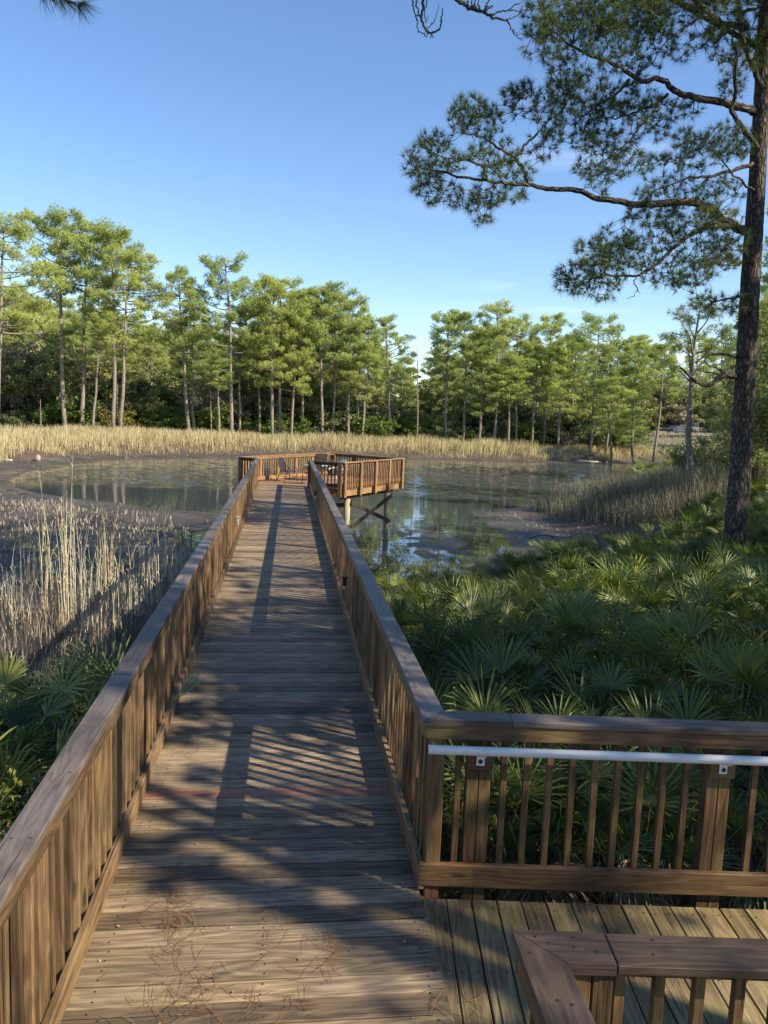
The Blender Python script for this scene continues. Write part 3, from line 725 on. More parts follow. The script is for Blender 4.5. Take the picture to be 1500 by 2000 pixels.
def bm2(nm, p, q, z0, z1, w, t, mat=W_SHADED):
    m2 = MB(3); m2.beam(np.array([*p, z0])-off, np.array([*q, z1])-off, w, t); m2.build(nm, mat, plat)
ex = (P2-P1)/np.linalg.norm(P2-P1); px_ = np.array([ex[1], -ex[0]])*.16
bm2("girder", P1-ex*.5, P2+ex*.4, -.35, -.35, .10, .13); bm2("girder", P3-ex*.3, P4+ex*.4, -.35, -.35, .10, .13)
bm2("brace", P1+px_, P2+px_, -.55, -1.55, .045, .14); bm2("brace", P1+px_*1.35, P2+px_*1.35, -1.45, -.50, .045, .14)
bm2("brace", P1+px_+ex*.05, P3+px_, -.62, -.95, .045, .14); bm2("brace", P1-ex*2.4+px_, P1+px_, -1.75, -1.40, .045, .14)
PM_SUN = (W_ORANGE, W_ORANGE, W_ORANGE, W_ORANGE)  # sun and shade put into rail colour: orange lit sides, dark shaded ones
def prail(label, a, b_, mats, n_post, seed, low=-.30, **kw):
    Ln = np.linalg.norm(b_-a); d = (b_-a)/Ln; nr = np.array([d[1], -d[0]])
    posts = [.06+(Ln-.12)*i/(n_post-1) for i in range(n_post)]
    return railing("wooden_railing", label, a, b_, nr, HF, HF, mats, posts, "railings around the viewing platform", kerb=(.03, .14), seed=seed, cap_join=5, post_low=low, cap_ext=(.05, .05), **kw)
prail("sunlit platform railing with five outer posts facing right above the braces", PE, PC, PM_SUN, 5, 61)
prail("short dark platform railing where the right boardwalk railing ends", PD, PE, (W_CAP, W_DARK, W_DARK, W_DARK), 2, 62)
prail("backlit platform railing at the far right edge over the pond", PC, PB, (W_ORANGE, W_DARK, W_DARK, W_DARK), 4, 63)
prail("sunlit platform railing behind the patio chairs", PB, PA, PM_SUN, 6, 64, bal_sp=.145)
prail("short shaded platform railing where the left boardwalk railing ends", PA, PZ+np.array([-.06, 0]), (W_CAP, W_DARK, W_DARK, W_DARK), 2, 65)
# storage box with an open side at the far corner of the platform
box = empty("wooden_box", (1.62, 33.9, 0), "brown wooden box, coloured dark for shade, with an open shelf in the far corner of the platform", "box")
m2 = MB(1); m2.board((-.17, 0, .78), (1, 0, 0), (0, 1, 0), (0, 0, 1), .50, .36, .32, ch=.01); m2.build("cabinet", W_SHADED, box)  # the shade on the cabinet face is in its dark colour
m2 = MB(1)
for z in (.69, .92): m2.board((.24, 0, z), (1, 0, 0), (0, 1, 0), (0, 0, 1), .32, .36, .03)
m2.board((.385, 0, .805), (1, 0, 0), (0, 1, 0), (0, 0, 1), .03, .36, .20); m2.build("open_shelf", W_ORANGE, box)
for x in (-.36, .34):
    m2 = MB(2); m2.board((x, 0, .31), (0, 0, 1), (1, 0, 0), (0, 1, 0), .62, .07, .07); m2.build("leg", W_DARK, box)

# patio chairs and table
def patio_chair(loc, rz, label, sling, frame=METAL_D):
    r = empty("patio_chair", loc, label, "chair", "patio chairs on the viewing platform", rz)
    # front is +X; seat .42, back to .86
    m2 = MB(1)
    prof = [(-.02, .40), (.10, .395), (.22, .40), (.30, .415)]
    V = [(x-.05, y_, z) for x, z in prof for y_ in (-.23, .23)]; Vb = [(x, y_, z-.02) for x, y_, z in V]
    n = len(V); fs = []
    for i in range(len(prof)-1): a = 2*i; fs += [(a, a+1, a+3, a+2), (n+a+2, n+a+3, n+a+1, n+a)]
    fs += [(0, 2, n+2, n), (2, 4, n+4, n+2), (4, 6, n+6, n+4), (1, n+1, n+3, 3), (3, n+3, n+5, 5), (5, n+5, n+7, 7), (0, n, n+1, 1), (6, 7, n+7, n+6)]
    m2.board((.1, 0, .40), (1, 0, 0), (0, 1, 0), (0, 0, 1), .42, .44, .045, ch=.015); m2.build("seat", SLING_D, r)
    # rounded back panel, leaning back
    m2 = MB(1); N = 20; F_ = []; Bk = []
    for i in range(N):
        a = 2*pi*i/N; yy = .225*np.sign(cos(a))*abs(cos(a))**.75; zz = .24*np.sign(sin(a))*abs(sin(a))**.75
        x = -.14-.30*(zz+.24)*.7; F_.append((x, yy, .66+zz)); Bk.append((x-.02, yy, .66+zz))
    m2.poly(F_+Bk, [tuple(range(N)), tuple(range(2*N-1, N-1, -1))]+[(i, N+i, N+(i+1) % N, (i+1) % N) for i in range(N)]); m2.build("backrest", sling, r)
    m2 = MB(1); rim = [(p[0]-.01, p[1]*1.03, .66+(p[2]-.66)*1.03) for p in F_]; m2.tube(rim+[rim[0]], .013, 6); m2.build("back_frame", frame, r)
    for sy in (-1, 1):
        m2 = MB(1); m2.tube([(-.22, .26*sy, .60), (-.10, .29*sy, .62), (.12, .30*sy, .60), (.26, .29*sy, .55), (.30, .28*sy, .45)], .014, 6); m2.build("armrest", frame, r)
        m2 = MB(1); m2.tube([(.30, .28*sy, .47), (.30, .27*sy, .25), (.34, .27*sy, .0)], .013, 6); m2.build("leg", frame, r)
        m2 = MB(1); m2.tube([(-.10, .25*sy, .45), (-.16, .26*sy, .25), (-.26, .27*sy, .0)], .013, 6); m2.build("leg", frame, r)
    m2 = MB(1); m2.tube([(.31, -.27, .2), (.31, .27, .2)], .010, 6); m2.tube([(-.19, -.26, .2), (-.19, .26, .2)], .010, 6); m2.build("stretcher", frame, r)
    return r
patio_chair((.02, 31.0, 0), .55, "patio chair with a rounded pale grey back in the open by the sunlit railing", SLING)
patio_chair((.98, 30.1, 0), 1.9, "dark patio chair partly hidden behind the end of the right railing", SLING_D)
patio_chair((1.95, 30.2, 0), -2.4, "white patio chair behind the short dark railing", WHITE_P, WHITE_P)
t = empty("patio_table", (1.15, 31.6, 0), "round glass-topped patio table between the platform chairs", "table")
m2 = MB(1); m2.lathe((0, 0, .60), [(0, 0), (.46, 0), (.475, .008), (.46, .016), (0, .018)], 28); m2.build("table_top", plain("table_glass", (.45, .5, .5), .1), t, True)
m2 = MB(1)
m2.tube([(.46*cos(a), .46*sin(a), .60) for a in np.linspace(0, 2*pi, 25)], .012, 6); m2.build("rim", METAL_D, t)
for a in (0, pi/2, pi, 1.5*pi):
    m2 = MB(1); m2.tube([(.36*cos(a), .36*sin(a), .60), (.24*cos(a), .24*sin(a), .3), (.38*cos(a), .38*sin(a), 0)], .014, 6); m2.build("leg", METAL_D, t)

# ------------------------------------------------------------------ vegetation helpers
NR_ = np.random.RandomState
def unit(v): return v/(np.linalg.norm(v, axis=-1, keepdims=True)+1e-9)
def tri_mesh(name, V, rnd, mat, extra=None):
    n = len(V)//3
    return np_mesh(name, V, np.full(n, 3), np.arange(3*n), mat if isinstance(mat, list) else [mat], {'rnd': rnd}, extra)
def bursts(Cn, per, ln, wd, rs, up=.25, rndc=None, along=None, spread=1.0):
    """needle bursts: per thin triangles fanning out of every centre"""
    n = len(Cn); Cc = np.repeat(Cn, per, 0); D = rs.normal(size=(n*per, 3))*spread
    if along is not None: D += np.repeat(along, per, 0)
    D[:, 2] += up; D = unit(D); S = unit(np.cross(D, rs.normal(size=D.shape)))
    l = ln*rs.uniform(.65, 1.15, (n*per, 1)); w = wd*rs.uniform(.7, 1.2, (n*per, 1))
    T = Cc+D*l; st = Cc+D*l*.06
    V = np.stack([st-S*w*.5, st+S*w*.5, T], 1).reshape(-1, 3)
    r = np.repeat(np.clip((rndc if rndc is not None else rs.rand(n))[:, None]+rs.normal(0, .10, (n, per)), 0, 1).ravel(), 3)
    return V, r
def leaf_quads(Cn, size, rs, rndc, up=.5, ratio=.55):
    n = len(Cn); Nn = rs.normal(size=(n, 3)); Nn[:, 2] += up; Nn = unit(Nn); A = unit(np.cross(Nn, rs.normal(size=(n, 3)))); B = np.cross(Nn, A)
    s = size*rs.uniform(.6, 1.25, (n, 1))
    V = np.stack([Cn-A*s, Cn+B*s*ratio, Cn+A*s, Cn-B*s*ratio], 1).reshape(-1, 3)
    return V, np.repeat(np.clip(rndc, 0, 1), 4)
def quad_mesh(name, V, rnd, mat):
    n = len(V)//4; return np_mesh(name, V, np.full(n, 4), np.arange(4*n), [mat], {'rnd': rnd})
def clump_points(c, r, flat, n, rs, shell=.5):
    D = unit(rs.normal(size=(n, 3))); rad = rs.rand(n, 1)**shell
    P = D*rad*r; P[:, 2] *= flat
    return c+P
def blades(name, base, h, w, lean, mat, rs, rnd=None, bend=.35, droop=0.0):
    base = np.asarray(base); n = len(base); a = rs.uniform(0, 2*pi, n); S = np.stack([np.cos(a), np.sin(a), np.zeros(n)], 1)
    h = np.asarray(h)[:, None]; w = (np.full(n, w) if np.isscalar(w) else w)[:, None]; up = np.array([0, 0, 1.0])
    m1 = base+up*h*.5+lean*bend*.5; m2 = base+up*h*.82+lean*.6; tip = base+up*h*(1-droop)+lean
    V = np.stack([base-S*w/2, base+S*w/2, m1-S*w*.45, m1+S*w*.45, m2-S*w*.3, m2+S*w*.3, tip], 1).reshape(-1, 3)
    o = np.arange(n)[:, None]*7
    I = np.concatenate([(o+np.array([0, 1, 3, 2, 2, 3, 5, 4, 4, 5, 6]))], 1).ravel()
    N = np.tile([4, 4, 3], n)
    r = np.repeat(rs.rand(n) if rnd is None else rnd, 7)
    return np_mesh(name, V, N, I, [mat], {'rnd': np.clip(r, 0, 1)})

def bez(a, b_, c, n):
    t = np.linspace(0, 1, n)[:, None]; return (1-t)**2*a+2*t*(1-t)*b_+t*t*c

# ---- a pine of the far shore: variant meshes shared by many trees, 20 m tall
def pine_variant(seed, start=.52, R=3.0, nl=24, dense=1.0, mat=None, bl=.36, bw=.060, per=6, bark=None, nb=48, top=.985, rad=.21):
    rs = NR_(seed); H = 20.0; mb = MB(seed)
    k = 9; zz = np.linspace(0, H*.97, k); wob = np.cumsum(rs.normal(0, .10, (k, 2)), 0); wob -= wob[0]
    P = np.stack([wob[:, 0], wob[:, 1], zz], 1)
    mb.tube(P, rad*(1-.80*(zz/H)**1.3)+.01, 8)
    def tr(z): return np.array([np.interp(z, zz, P[:, 0]), np.interp(z, zz, P[:, 1]), z])
    clumps = []
    for i in range(nl):
        f = start+(top-start)*((i+rs.rand())/nl); z = f*H; a = i*2.4+rs.uniform(-.5, .5)
        q = (f-start)/(top-start)
        Ln = R*(.55+.75*np.sin(pi*min(1, .25+.68*q)))*rs.uniform(.55, 1.15)*(1-.35*q)
        d = np.array([cos(a), sin(a), 0]); rise = rs.uniform(.15, .7)*Ln*(.5+.7*q)
        a0 = tr(z); a2 = a0+d*Ln+np.array([0, 0, rise]); a1 = a0+d*Ln*.55+np.array([0, 0, rise*.15-.1])
        br = bez(a0, a1, a2, 6); mb.tube(br, np.linspace(.075, .02, 6)*(1.15-.5*q), 4, cap=False)
        clumps.append((a2, rs.uniform(.5, .9)))
        for j in range(rs.randint(3, 6)):
            t = rs.uniform(.35, .95); b0 = br[int(t*5)]; aa = a+rs.choice([-1, 1])*rs.uniform(.5, 1.1); l2 = Ln*rs.uniform(.25, .5)
            b2 = b0+np.array([cos(aa)*l2, sin(aa)*l2, l2*rs.uniform(.2, .6)]); mb.tube(np.array([b0, (b0+b2)/2+[0, 0, -.05], b2]), [.03, .022, .012], 3, cap=False)
            clumps.append((b2, rs.uniform(.35, .75)))
    for i in range(3): clumps.append((tr(H*top)+rs.normal(0, .4, 3)*[1, 1, .5], .8))
    for i in range(rs.randint(2, 6)):            # dead stubs below the crown
        z = rs.uniform(start*.45, start)*H; a = rs.uniform(0, 6.3); l = rs.uniform(.4, 1.5); a0 = tr(z)
        mb.tube([a0, a0+[cos(a)*l*.6, sin(a)*l*.6, .05], a0+[cos(a)*l, sin(a)*l, .25*l]], [.03, .02, .008], 3, cap=False)
    Vs = []; Rs = []
    for c, r in clumps:
        n = int(nb*dense*r*.80); pts = clump_points(c, r*1.02, .74, n, rs, .45); pts[:, 2] += .1
        lum = rs.uniform(.25, .75)
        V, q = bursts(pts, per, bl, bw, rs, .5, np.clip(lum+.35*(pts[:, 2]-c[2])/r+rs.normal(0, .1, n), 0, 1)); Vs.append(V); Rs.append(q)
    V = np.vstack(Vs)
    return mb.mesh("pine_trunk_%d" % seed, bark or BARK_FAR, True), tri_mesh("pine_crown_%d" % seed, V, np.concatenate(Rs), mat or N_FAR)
def oak_variant(seed, H=9.0, R=3.6, leaves=11000, size=.17, mat=None, bare=.15, bark=None, low=.22, clr=(.9, 1.5)):
    rs = NR_(seed); mb = MB(seed); nst = rs.randint(1, 4); clumps = []
    for sidx in range(nst):
        a = rs.uniform(0, 6.3); ln = rs.uniform(.05, .22)*H; tp = np.array([cos(a)*ln, sin(a)*ln, H*rs.uniform(.55, .75)])
        tr = bez(np.array([cos(a)*.15, sin(a)*.15, 0]), np.array([cos(a)*ln*.3, sin(a)*ln*.3, H*.35]), tp, 7); mb.tube(tr, np.linspace(.17, .06, 7), 6, cap=False)
        for i in range(9):
            t = rs.uniform(.3, 1); b0 = tr[int(t*6)]; aa = rs.uniform(0, 6.3); l = R*rs.uniform(.4, 1.0); up = rs.uniform(.1, .9)*l
            b2 = b0+np.array([cos(aa)*l, sin(aa)*l, up]); b2[2] = min(b2[2], H*.97)
            bb = bez(b0, (b0+b2)/2+rs.normal(0, .3, 3), b2, 6); mb.tube(bb, np.linspace(.06, .015, 6), 4, cap=False); clumps += [b2, bb[3]]
            for j in range(3):
                c0 = bb[rs.randint(2, 6)]; c2 = c0+rs.normal(0, .7, 3)+[0, 0, .2]; mb.tube([c0, (c0+c2)/2, c2], [.02, .014, .006], 3, cap=False); clumps.append(c2)
    while len(clumps) < 70:
        th = rs.uniform(0, 6.3); rr = R*sqrt(rs.rand()); z = H*(low+(.93-low)*rs.rand()*sqrt(max(.05, 1-(rr/R)**2*.75))); clumps.append(np.array([cos(th)*rr, sin(th)*rr, z]))
    Vs = []; Rs = []; per = leaves//len(clumps)
    for c in clumps:
        r = rs.uniform(*clr)*H/12; n = int(per*rs.uniform(.3, 1.5)); pts = clump_points(c, r, .6, n, rs, .5)
        pts = pts[pts[:, 2] > .15]; n = len(pts); lum = rs.uniform(.15, .8)
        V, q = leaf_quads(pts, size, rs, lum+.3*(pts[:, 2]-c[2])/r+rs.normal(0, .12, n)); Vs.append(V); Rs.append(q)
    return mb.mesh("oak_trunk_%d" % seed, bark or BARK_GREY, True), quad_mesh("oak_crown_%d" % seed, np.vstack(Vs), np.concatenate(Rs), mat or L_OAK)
def plant_tree(name, variant, x, y, H, ref, label, cat, group=None, rz=0.0, lean=(0, 0), sx=1.0, sink=.1):
    z = float(ground_z(x, y))-sink
    r = empty(name, (x, y, z), label, cat, group); s = H/ref
    r.scale = (s*sx, s*sx, s); r.rotation_euler = (-lean[1], lean[0], rz)
    link("trunk", variant[0], r); link("crown", variant[1], r)
    return r
HI = [pine_variant(100+i, st, R*1.14, 24, 1.15) for i, (st, R) in enumerate([(.55, 2.9), (.62, 2.6), (.50, 3.3), (.66, 2.8), (.58, 3.4), (.47, 2.7), (.60, 3.0), (.52, 3.0)])]
FULL = [pine_variant(200+i, st, R*1.12, 34, 1.15) for i, (st, R) in enumerate([(.42, 2.9), (.36, 2.6), (.46, 3.3), (.33, 2.9)])]
OAKV = [oak_variant(300+i, 9, R, lv, .17, mt) for i, (R, lv, mt) in enumerate([(3.4, 12000, L_OAK), (3.8, 12500, L_OAK), (3.0, 10500, L_OAK), (3.5, 8000, L_GREY), (3.2, 11500, L_OAK), (3.0, 6500, L_GREY)])]
BUSHV = [oak_variant(400+i, 3.2, 1.8, 5200, .13, mt, low=.05, clr=(1.6, 2.6)) for i, mt in enumerate([L_BUSH, L_OLIVE, L_BUSH, L_OAK, L_GREY])]

# ---- front row of pines along the far shore, each where the photograph has it
# (base x, base y, top x, top y, distance, variant list, index, label)
front = [
 (-8, 842, 8, 428, 86, 'F', 2, "broad pine with a full low crown at the left edge of the picture"),
 (128, 835, 113, 424, 97, 'H', 1, "tall thin pine with wispy crown, second from the left and highest on the shore"),
 (160, 832, 163, 438, 98, 'H', 3, "tall straight pine with flat crown just right of the tallest left one"),
 (149, 812, 135, 640, 103, 'H', 0, "short leaning dark pine between the two tallest left pines"),
 (182, 836, 190, 612, 96, 'H', 4, "small umbrella-crowned pine in front of the tall left pair"),
 (221, 840, 226, 450, 96, 'H', 6, "tall pine with narrow crown, left of the two crossing trunks"),
 (234, 840, 262, 497, 96, 'H', 2, "tall pine leaning right with its crown over the gap"),
 (371, 843, 356, 531, 97, 'H', 7, "pine with open crown leaning left beside its twin trunk"),
 (378, 844, 372, 600, 98, 'H', 5, "slim pine standing close beside the open-crowned one"),
 (427, 846, 425, 700, 96, 'H', 1, "very thin young pine left of the big forked-crown pine"),
 (452, 846, 436, 509, 96, 'H', 2, "big pine with wide rounded crown left of the platform"),
 (469, 845, 468, 600, 99, 'H', 0, "medium pine right behind the big wide-crowned one"),
 (508, 848, 505, 640, 99, 'H', 5, "slender pine left of the two dense-crowned pines"),
 (532, 847, 528, 545, 97, 'F', 0, "dense-crowned pine above the patio chair"),
 (545, 848, 552, 552, 98, 'H', 4, "bushy pine right of the dense-crowned one with pale trunk"),
 (567, 848, 585, 600, 97, 'F', 1, "leaning pine with several thin stems at its foot"),
 (592, 849, 592, 570, 100, 'H', 6, "pine with dark trunk over the far platform railing"),
 (630, 850, 622, 566, 98, 'F', 2, "full-crowned pine above the wooden box on the platform"),
 (648, 850, 655, 562, 99, 'H', 0, "pine with pale leaning trunk right of the wooden box"),
 (681, 851, 690, 588, 98, 'H', 2, "pine whose crown steps down towards the gap in the wood"),
 (697, 852, 708, 622, 99, 'F', 3, "lower pine at the right end of the left stand"),
 (705, 852, 716, 680, 98, 'H', 7, "thin young pine beside the end of the left stand"),
 (760, 852, 762, 622, 99, 'H', 5, "lone narrow pine standing in the gap between the two stands"),
 (872, 858, 879, 612, 98, 'H', 0, "first tall pine of the right stand with umbrella crown"),
 (905, 860, 914, 612, 98, 'H', 6, "second tall pine of the right stand"),
 (935, 862, 946, 700, 97, 'F', 1, "lower leafy pine among the thin trunks of the right stand"),
 (965, 865, 972, 599, 97, 'H', 2, "tallest pine in the middle of the right stand"),
 (992, 866, 996, 720, 96, 'H', 1, "thin pine in front of the right stand"),
 (1008, 868, 1014, 625, 98, 'H', 4, "pine right of the tallest one in the right stand"),
 (1040, 870, 1048, 660, 97, 'F', 0, "yellow-green pine with low limbs in the right stand"),
 (1062, 873, 1080, 618, 98, 'H', 7, "pine with narrow crown over the slanting trunks"),
 (1090, 876, 1108, 680, 96, 'F', 3, "bright low-crowned pine left of the broad umbrella pine"),
 (1152, 880, 1174, 622, 96, 'H', 4, "broad umbrella pine in the right stand, leaning right"),
 (1182, 882, 1212, 668, 97, 'F', 2, "leaning pine beside the broad umbrella pine"),
 (1196, 884, 1190, 740, 94, 'F', 1, "bright yellow-green pine near the bank"),
 (1235, 884, 1244, 668, 97, 'H', 6, "pine with layered crown left of the parking area"),
 (1277, 882, 1300, 668, 96, 'H', 0, "last pine of the right stand, beside the parked cars"),
 (1240, 886, 1238, 800, 92, 'F', 3, "small bright green pine at the water edge on the right"),
]
for bx, by, tx, ty, Yd, kind, vi, lab in front:
    p = uy(bx, by, Yd); gz = float(ground_z(p[0], p[1])); t = uy(tx, ty, Yd); H = t[2]-gz
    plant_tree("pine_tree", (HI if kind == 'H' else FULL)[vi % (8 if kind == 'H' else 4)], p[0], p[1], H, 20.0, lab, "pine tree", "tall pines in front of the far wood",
               rz=vi*1.3+bx*.01, lean=(math.atan2(t[0]-p[0], H)*.0, 0), sx=min(1.9, max(1.02, 15.5/H)))
    bpy.context.scene.collection.objects[-1]
# their lean: set after placing, towards the photographed top
roots = [o for o in C.objects if o.name.startswith("pine_tree") and o.parent is None]
for o, (bx, by, tx, ty, Yd, kind, vi, lab) in zip(roots, front):
    p = uy(bx, by, Yd); t = uy(tx, ty, Yd); a = math.atan2(t[0]-p[0], t[2]-p[2])
    q = Matrix.Rotation(a, 4, 'Y') @ Matrix.Rotation(vi*1.3+bx*.01, 4, 'Z'); o.rotation_mode = 'XYZ'; o.rotation_euler = q.to_euler()

rs = NR_(77)
def scatter(n, x0, x1, y0, y1, mind, rs, ok=None):
    pts = []; tries = 0
    while len(pts) < n and tries < n*60:
        tries += 1; p = np.array([rs.uniform(x0, x1), rs.uniform(y0, y1)])
        if ok is not None and not ok(p): continue
        if all((p[0]-q[0])**2+(p[1]-q[1])**2 > mind*mind for q in pts): pts.append(p)
    return pts
# skyline heights wanted behind the front row (photo x -> top y)
sky_x = [-200, 0, 100, 200, 300, 400, 500, 560, 640, 700, 740, 800, 860, 960, 1100, 1200, 1280, 1330, 1420, 1600]
sky_y = [560, 570, 560, 590, 600, 620, 590, 590, 590, 640, 690, 690, 650, 650, 660, 665, 690, 720, 740, 740]
def top_h(x, y, dy=0):
    v = np.array([x, y, 0])-CAM; zc = v@fw; px = 750+F_PX*(v@rt)/zc
    yy = np.interp(px, sky_x, sky_y)+dy
    return px, uy(px, yy, y)[2]
stand = lambda px: 'left stand' if px < 330 else 'stand behind the platform' if px < 735 else 'gap between the stands' if px < 850 else 'right stand'
notlot = lambda p: not (p[0] > 44 and 92 < p[1] < 165) and not (p[0] > 40 and p[1] < 100)
# second rows of pines
pts = scatter(95, -75, 66, 104, 150, 3.0, rs, notlot)
for i, p in enumerate(pts):
    px, th = top_h(p[0], p[1], rs.uniform(-12, 70)); gz = float(ground_z(*p)); H = max(9, min(24, th-gz))
    v = (FULL if rs.rand() < .45 else HI)[rs.randint(4)]
    plant_tree("pine_tree", v, p[0], p[1], H, 20.0, "pine of the second rows, behind the front pines of the "+stand(px), "pine tree", "pines of the second rows in the "+stand(px), rz=rs.uniform(0, 6.3), lean=(rs.normal(0, .03), rs.normal(0, .03)), sx=1.2)
# understory oaks and scrub
ncount = 0
for row, (yy, sp, dyo) in enumerate([(103.5, 4.3, 118), (109, 4.0, 92), (117, 4.3, 75), (128, 4.8, 55), (142, 5.2, 45)]):
    x = -72+row
    while x < 78:
        p = (x+rs.normal(0, .8), yy+rs.normal(0, 1.5))
        x += sp*rs.uniform(.8, 1.2)
        if not notlot(p): continue
        px, th = top_h(p[0], p[1], dyo+rs.uniform(-35, 30)); gz = float(ground_z(*p)); H = max(4.0, min(17, th-gz))
        v = OAKV[rs.choice([0, 1, 2, 3, 4, 5], p=[.22, .2, .2, .14, .16, .08] if row < 2 else [.27, .25, .25, .03, .2, 0])]
        plant_tree("oak_tree", v, p[0], p[1], H, 9.0, "evergreen oak filling in under the pines of the "+stand(px), "tree", "oaks under the pines of the "+stand(px), rz=rs.uniform(0, 6.3), sx=rs.uniform(.72, .95) if H > 10 else 1.0)
# bushes along the foot of the wood
x = -50
while x < 44:
    y = 99.5+rs.uniform(-.8, 1.5); v = rs.choice([0, 1, 2, 3, 4], p=[.3, .15, .2, .2, .15])
    pxb, _h = top_h(x, y); lab = ["bright green bush at the foot of the far wood", "olive brown bush at the foot of the far wood", "bright green bush at the foot of the far wood", "dark green bush at the foot of the far wood", "grey twiggy bush at the foot of the far wood"][v].replace("far wood", stand(pxb))
    plant_tree("bush", BUSHV[v], x, y, rs.uniform(2.2, 4.2), 3.2, lab, "bush", lab.split(" at")[0]+"es of the "+stand(pxb), rz=rs.uniform(0, 6.3)); x += rs.uniform(2.2, 4.6)
for i, (x, y, H) in enumerate([(66, 168, 13), (72, 170, 13), (78, 172, 12), (84, 169, 14), (90, 171, 13), (96, 168, 14), (102, 170, 13), (108, 166, 14), (114, 160, 13), (121, 168, 15), (87, 178, 16), (99, 178, 17), (75, 178, 16), (111, 175, 17), (60, 168, 14)]):
    plant_tree("oak_tree", OAKV[[0, 1, 4, 2][i % 4]], x, y, H, 9.0, "dark tree in the row behind the parked cars", "tree", "trees behind the parking area", rz=i*1.1, sx=.95)
for i in range(26):
    plant_tree("bush", BUSHV[[3, 4, 3, 1][i % 4]], 56+i*2.9, 165+(i % 3)*2.2, 4.6+(i*7 % 5)*.5, 3.2, "low dark bush in the hedge row behind the parked cars", "bush", "bushes behind the parked cars", rz=i*1.3, sx=1.1)
for i, (x, y, H) in enumerate([(72, 184, 19), (80, 183, 21), (87, 186, 19), (95, 184, 22), (103, 186, 20), (111, 184, 22), (120, 182, 21)]):
    plant_tree("pine_tree", FULL[i % 4], x, y, H, 20.0, "pine rising behind the row of trees at the parking area", "pine tree", "pines behind the parking area", rz=i*2.1, sx=1.25)

# bare poles and snags
def snag(label, bx, by, tx, ty, Yd, r0, seed):
    p = uy(bx, by, Yd); gz = float(ground_z(p[0], p[1])); t = uy(tx, ty, Yd); m2 = MB(seed); R = random.Random(seed)
    root = empty("dead_tree", (p[0], p[1], gz), label, "dead tree", "dead trees at the far shore"); Hh = t[2]-gz; dx = t[0]-p[0]
    m2.tube([(0, 0, -.2), (dx*.3+.05, 0, Hh*.35), (dx*.65, .05, Hh*.7), (dx, 0, Hh)], [r0, r0*.85, r0*.6, r0*.25], 7); m2.build("trunk", BARK_FAR, root, True)
    m2 = MB(seed+1)
    for i in range(6):
        z = Hh*R.uniform(.3, .95); a = R.uniform(0, 6.3); l = R.uniform(.3, .9); x = dx*z/Hh
        m2.tube([(x, 0, z), (x+cos(a)*l*.6, sin(a)*l*.6, z+.1), (x+cos(a)*l, sin(a)*l, z+.3*l)], [.03, .02, .008], 4)
    m2.build("branch", BARK_FAR, root)
snag("bare straight pole of a dead tree between the two stands of pines", 815, 858, 815, 676, 97, .11, 3)
snag("short dead stick standing in the golden grass at left", 79, 868, 79, 780, 88, .07, 5)
snag("pale broken dead trunk in the wood behind the left stand", 226, 836, 231, 728, 99, .09, 7)
snag("pale snag with twigs left of the big wide-crowned pine", 412, 845, 411, 762, 97, .10, 9)

# ---- golden reed band on the far shore
rs = NR_(9)
n = 130000; X = rs.uniform(-75, 74, n); Y = rs.uniform(38, 103, n)
d, u, gz = upland(X, Y); edge = 1.6+1.8*vnoise(X, Y, 3.5, 2)+1.5*vnoise(X, Y, 1.1, 4)
keep = (d > edge) & ((Y > 70) | ((X < -21) & (Y > 40))) & ~((X > 47) & (Y > 90) & ((Y > 101) | (rs.rand(n) < .45))) & (rs.rand(n) < .35+.9*vnoise(X, Y, 1.3, 7))
# concentrate: everything within 22 m of the water
keep &= d < 24
X, Y, d, edge = X[keep], Y[keep], d[keep], edge[keep]
Xa = np.concatenate([X, X+rs.normal(0, .25, len(X)), X+rs.normal(0, .25, len(X))]); Ya = np.concatenate([Y, Y+rs.normal(0, .25, len(X)), Y+rs.normal(0, .25, len(X))]); da = np.concatenate([d, d, d])-np.concatenate([edge]*3)
hh = (.45+.75*smooth(da/2.5))*rs.uniform(.6, 1.25, len(Xa))*(.75+.5*vnoise(Xa, Ya, 2.4, 12))*np.where(Xa > 30, .72, 1.0)
Zb = ground_z(Xa, Ya)-.05
rn = np.clip(.25+.6*vnoise(Xa, Ya, 2.0, 15)+rs.normal(0, .18, len(Xa))-.35*(1-smooth(da/1.5)), 0, 1)
me = blades("golden_grass", np.stack([Xa, Ya, Zb], 1), hh, .042, np.stack([rs.normal(0, .16, len(Xa)), rs.normal(0, .16, len(Xa)), np.zeros(len(Xa))], 1)*hh[:, None], GOLD, rs, rn)
tag(link("golden_grass", me), "band of golden dry reed grass along the far shore", "grass", kind='stuff')
n = 26000; X = rs.uniform(46, 100, n); Y = rs.uniform(94, 134, n); k_ = (rs.rand(n) < vnoise(X, Y, 3, 71)*(1-smooth((Y-120)/12))) & (X < .62*Y+8); X = X[k_]; Y = Y[k_]; hh = rs.uniform(.15, .6, len(X))
me = blades("bank_grass", np.stack([X, Y, ground_z(X, Y)-.03], 1), hh, .05, np.stack([rs.normal(0, .25, len(X)), rs.normal(0, .25, len(X)), np.zeros(len(X))], 1)*hh[:, None], GOLD, rs)
tag(link("bank_grass", me), "low tufted grass on the sandy bank below the parked cars", "grass", kind='stuff')

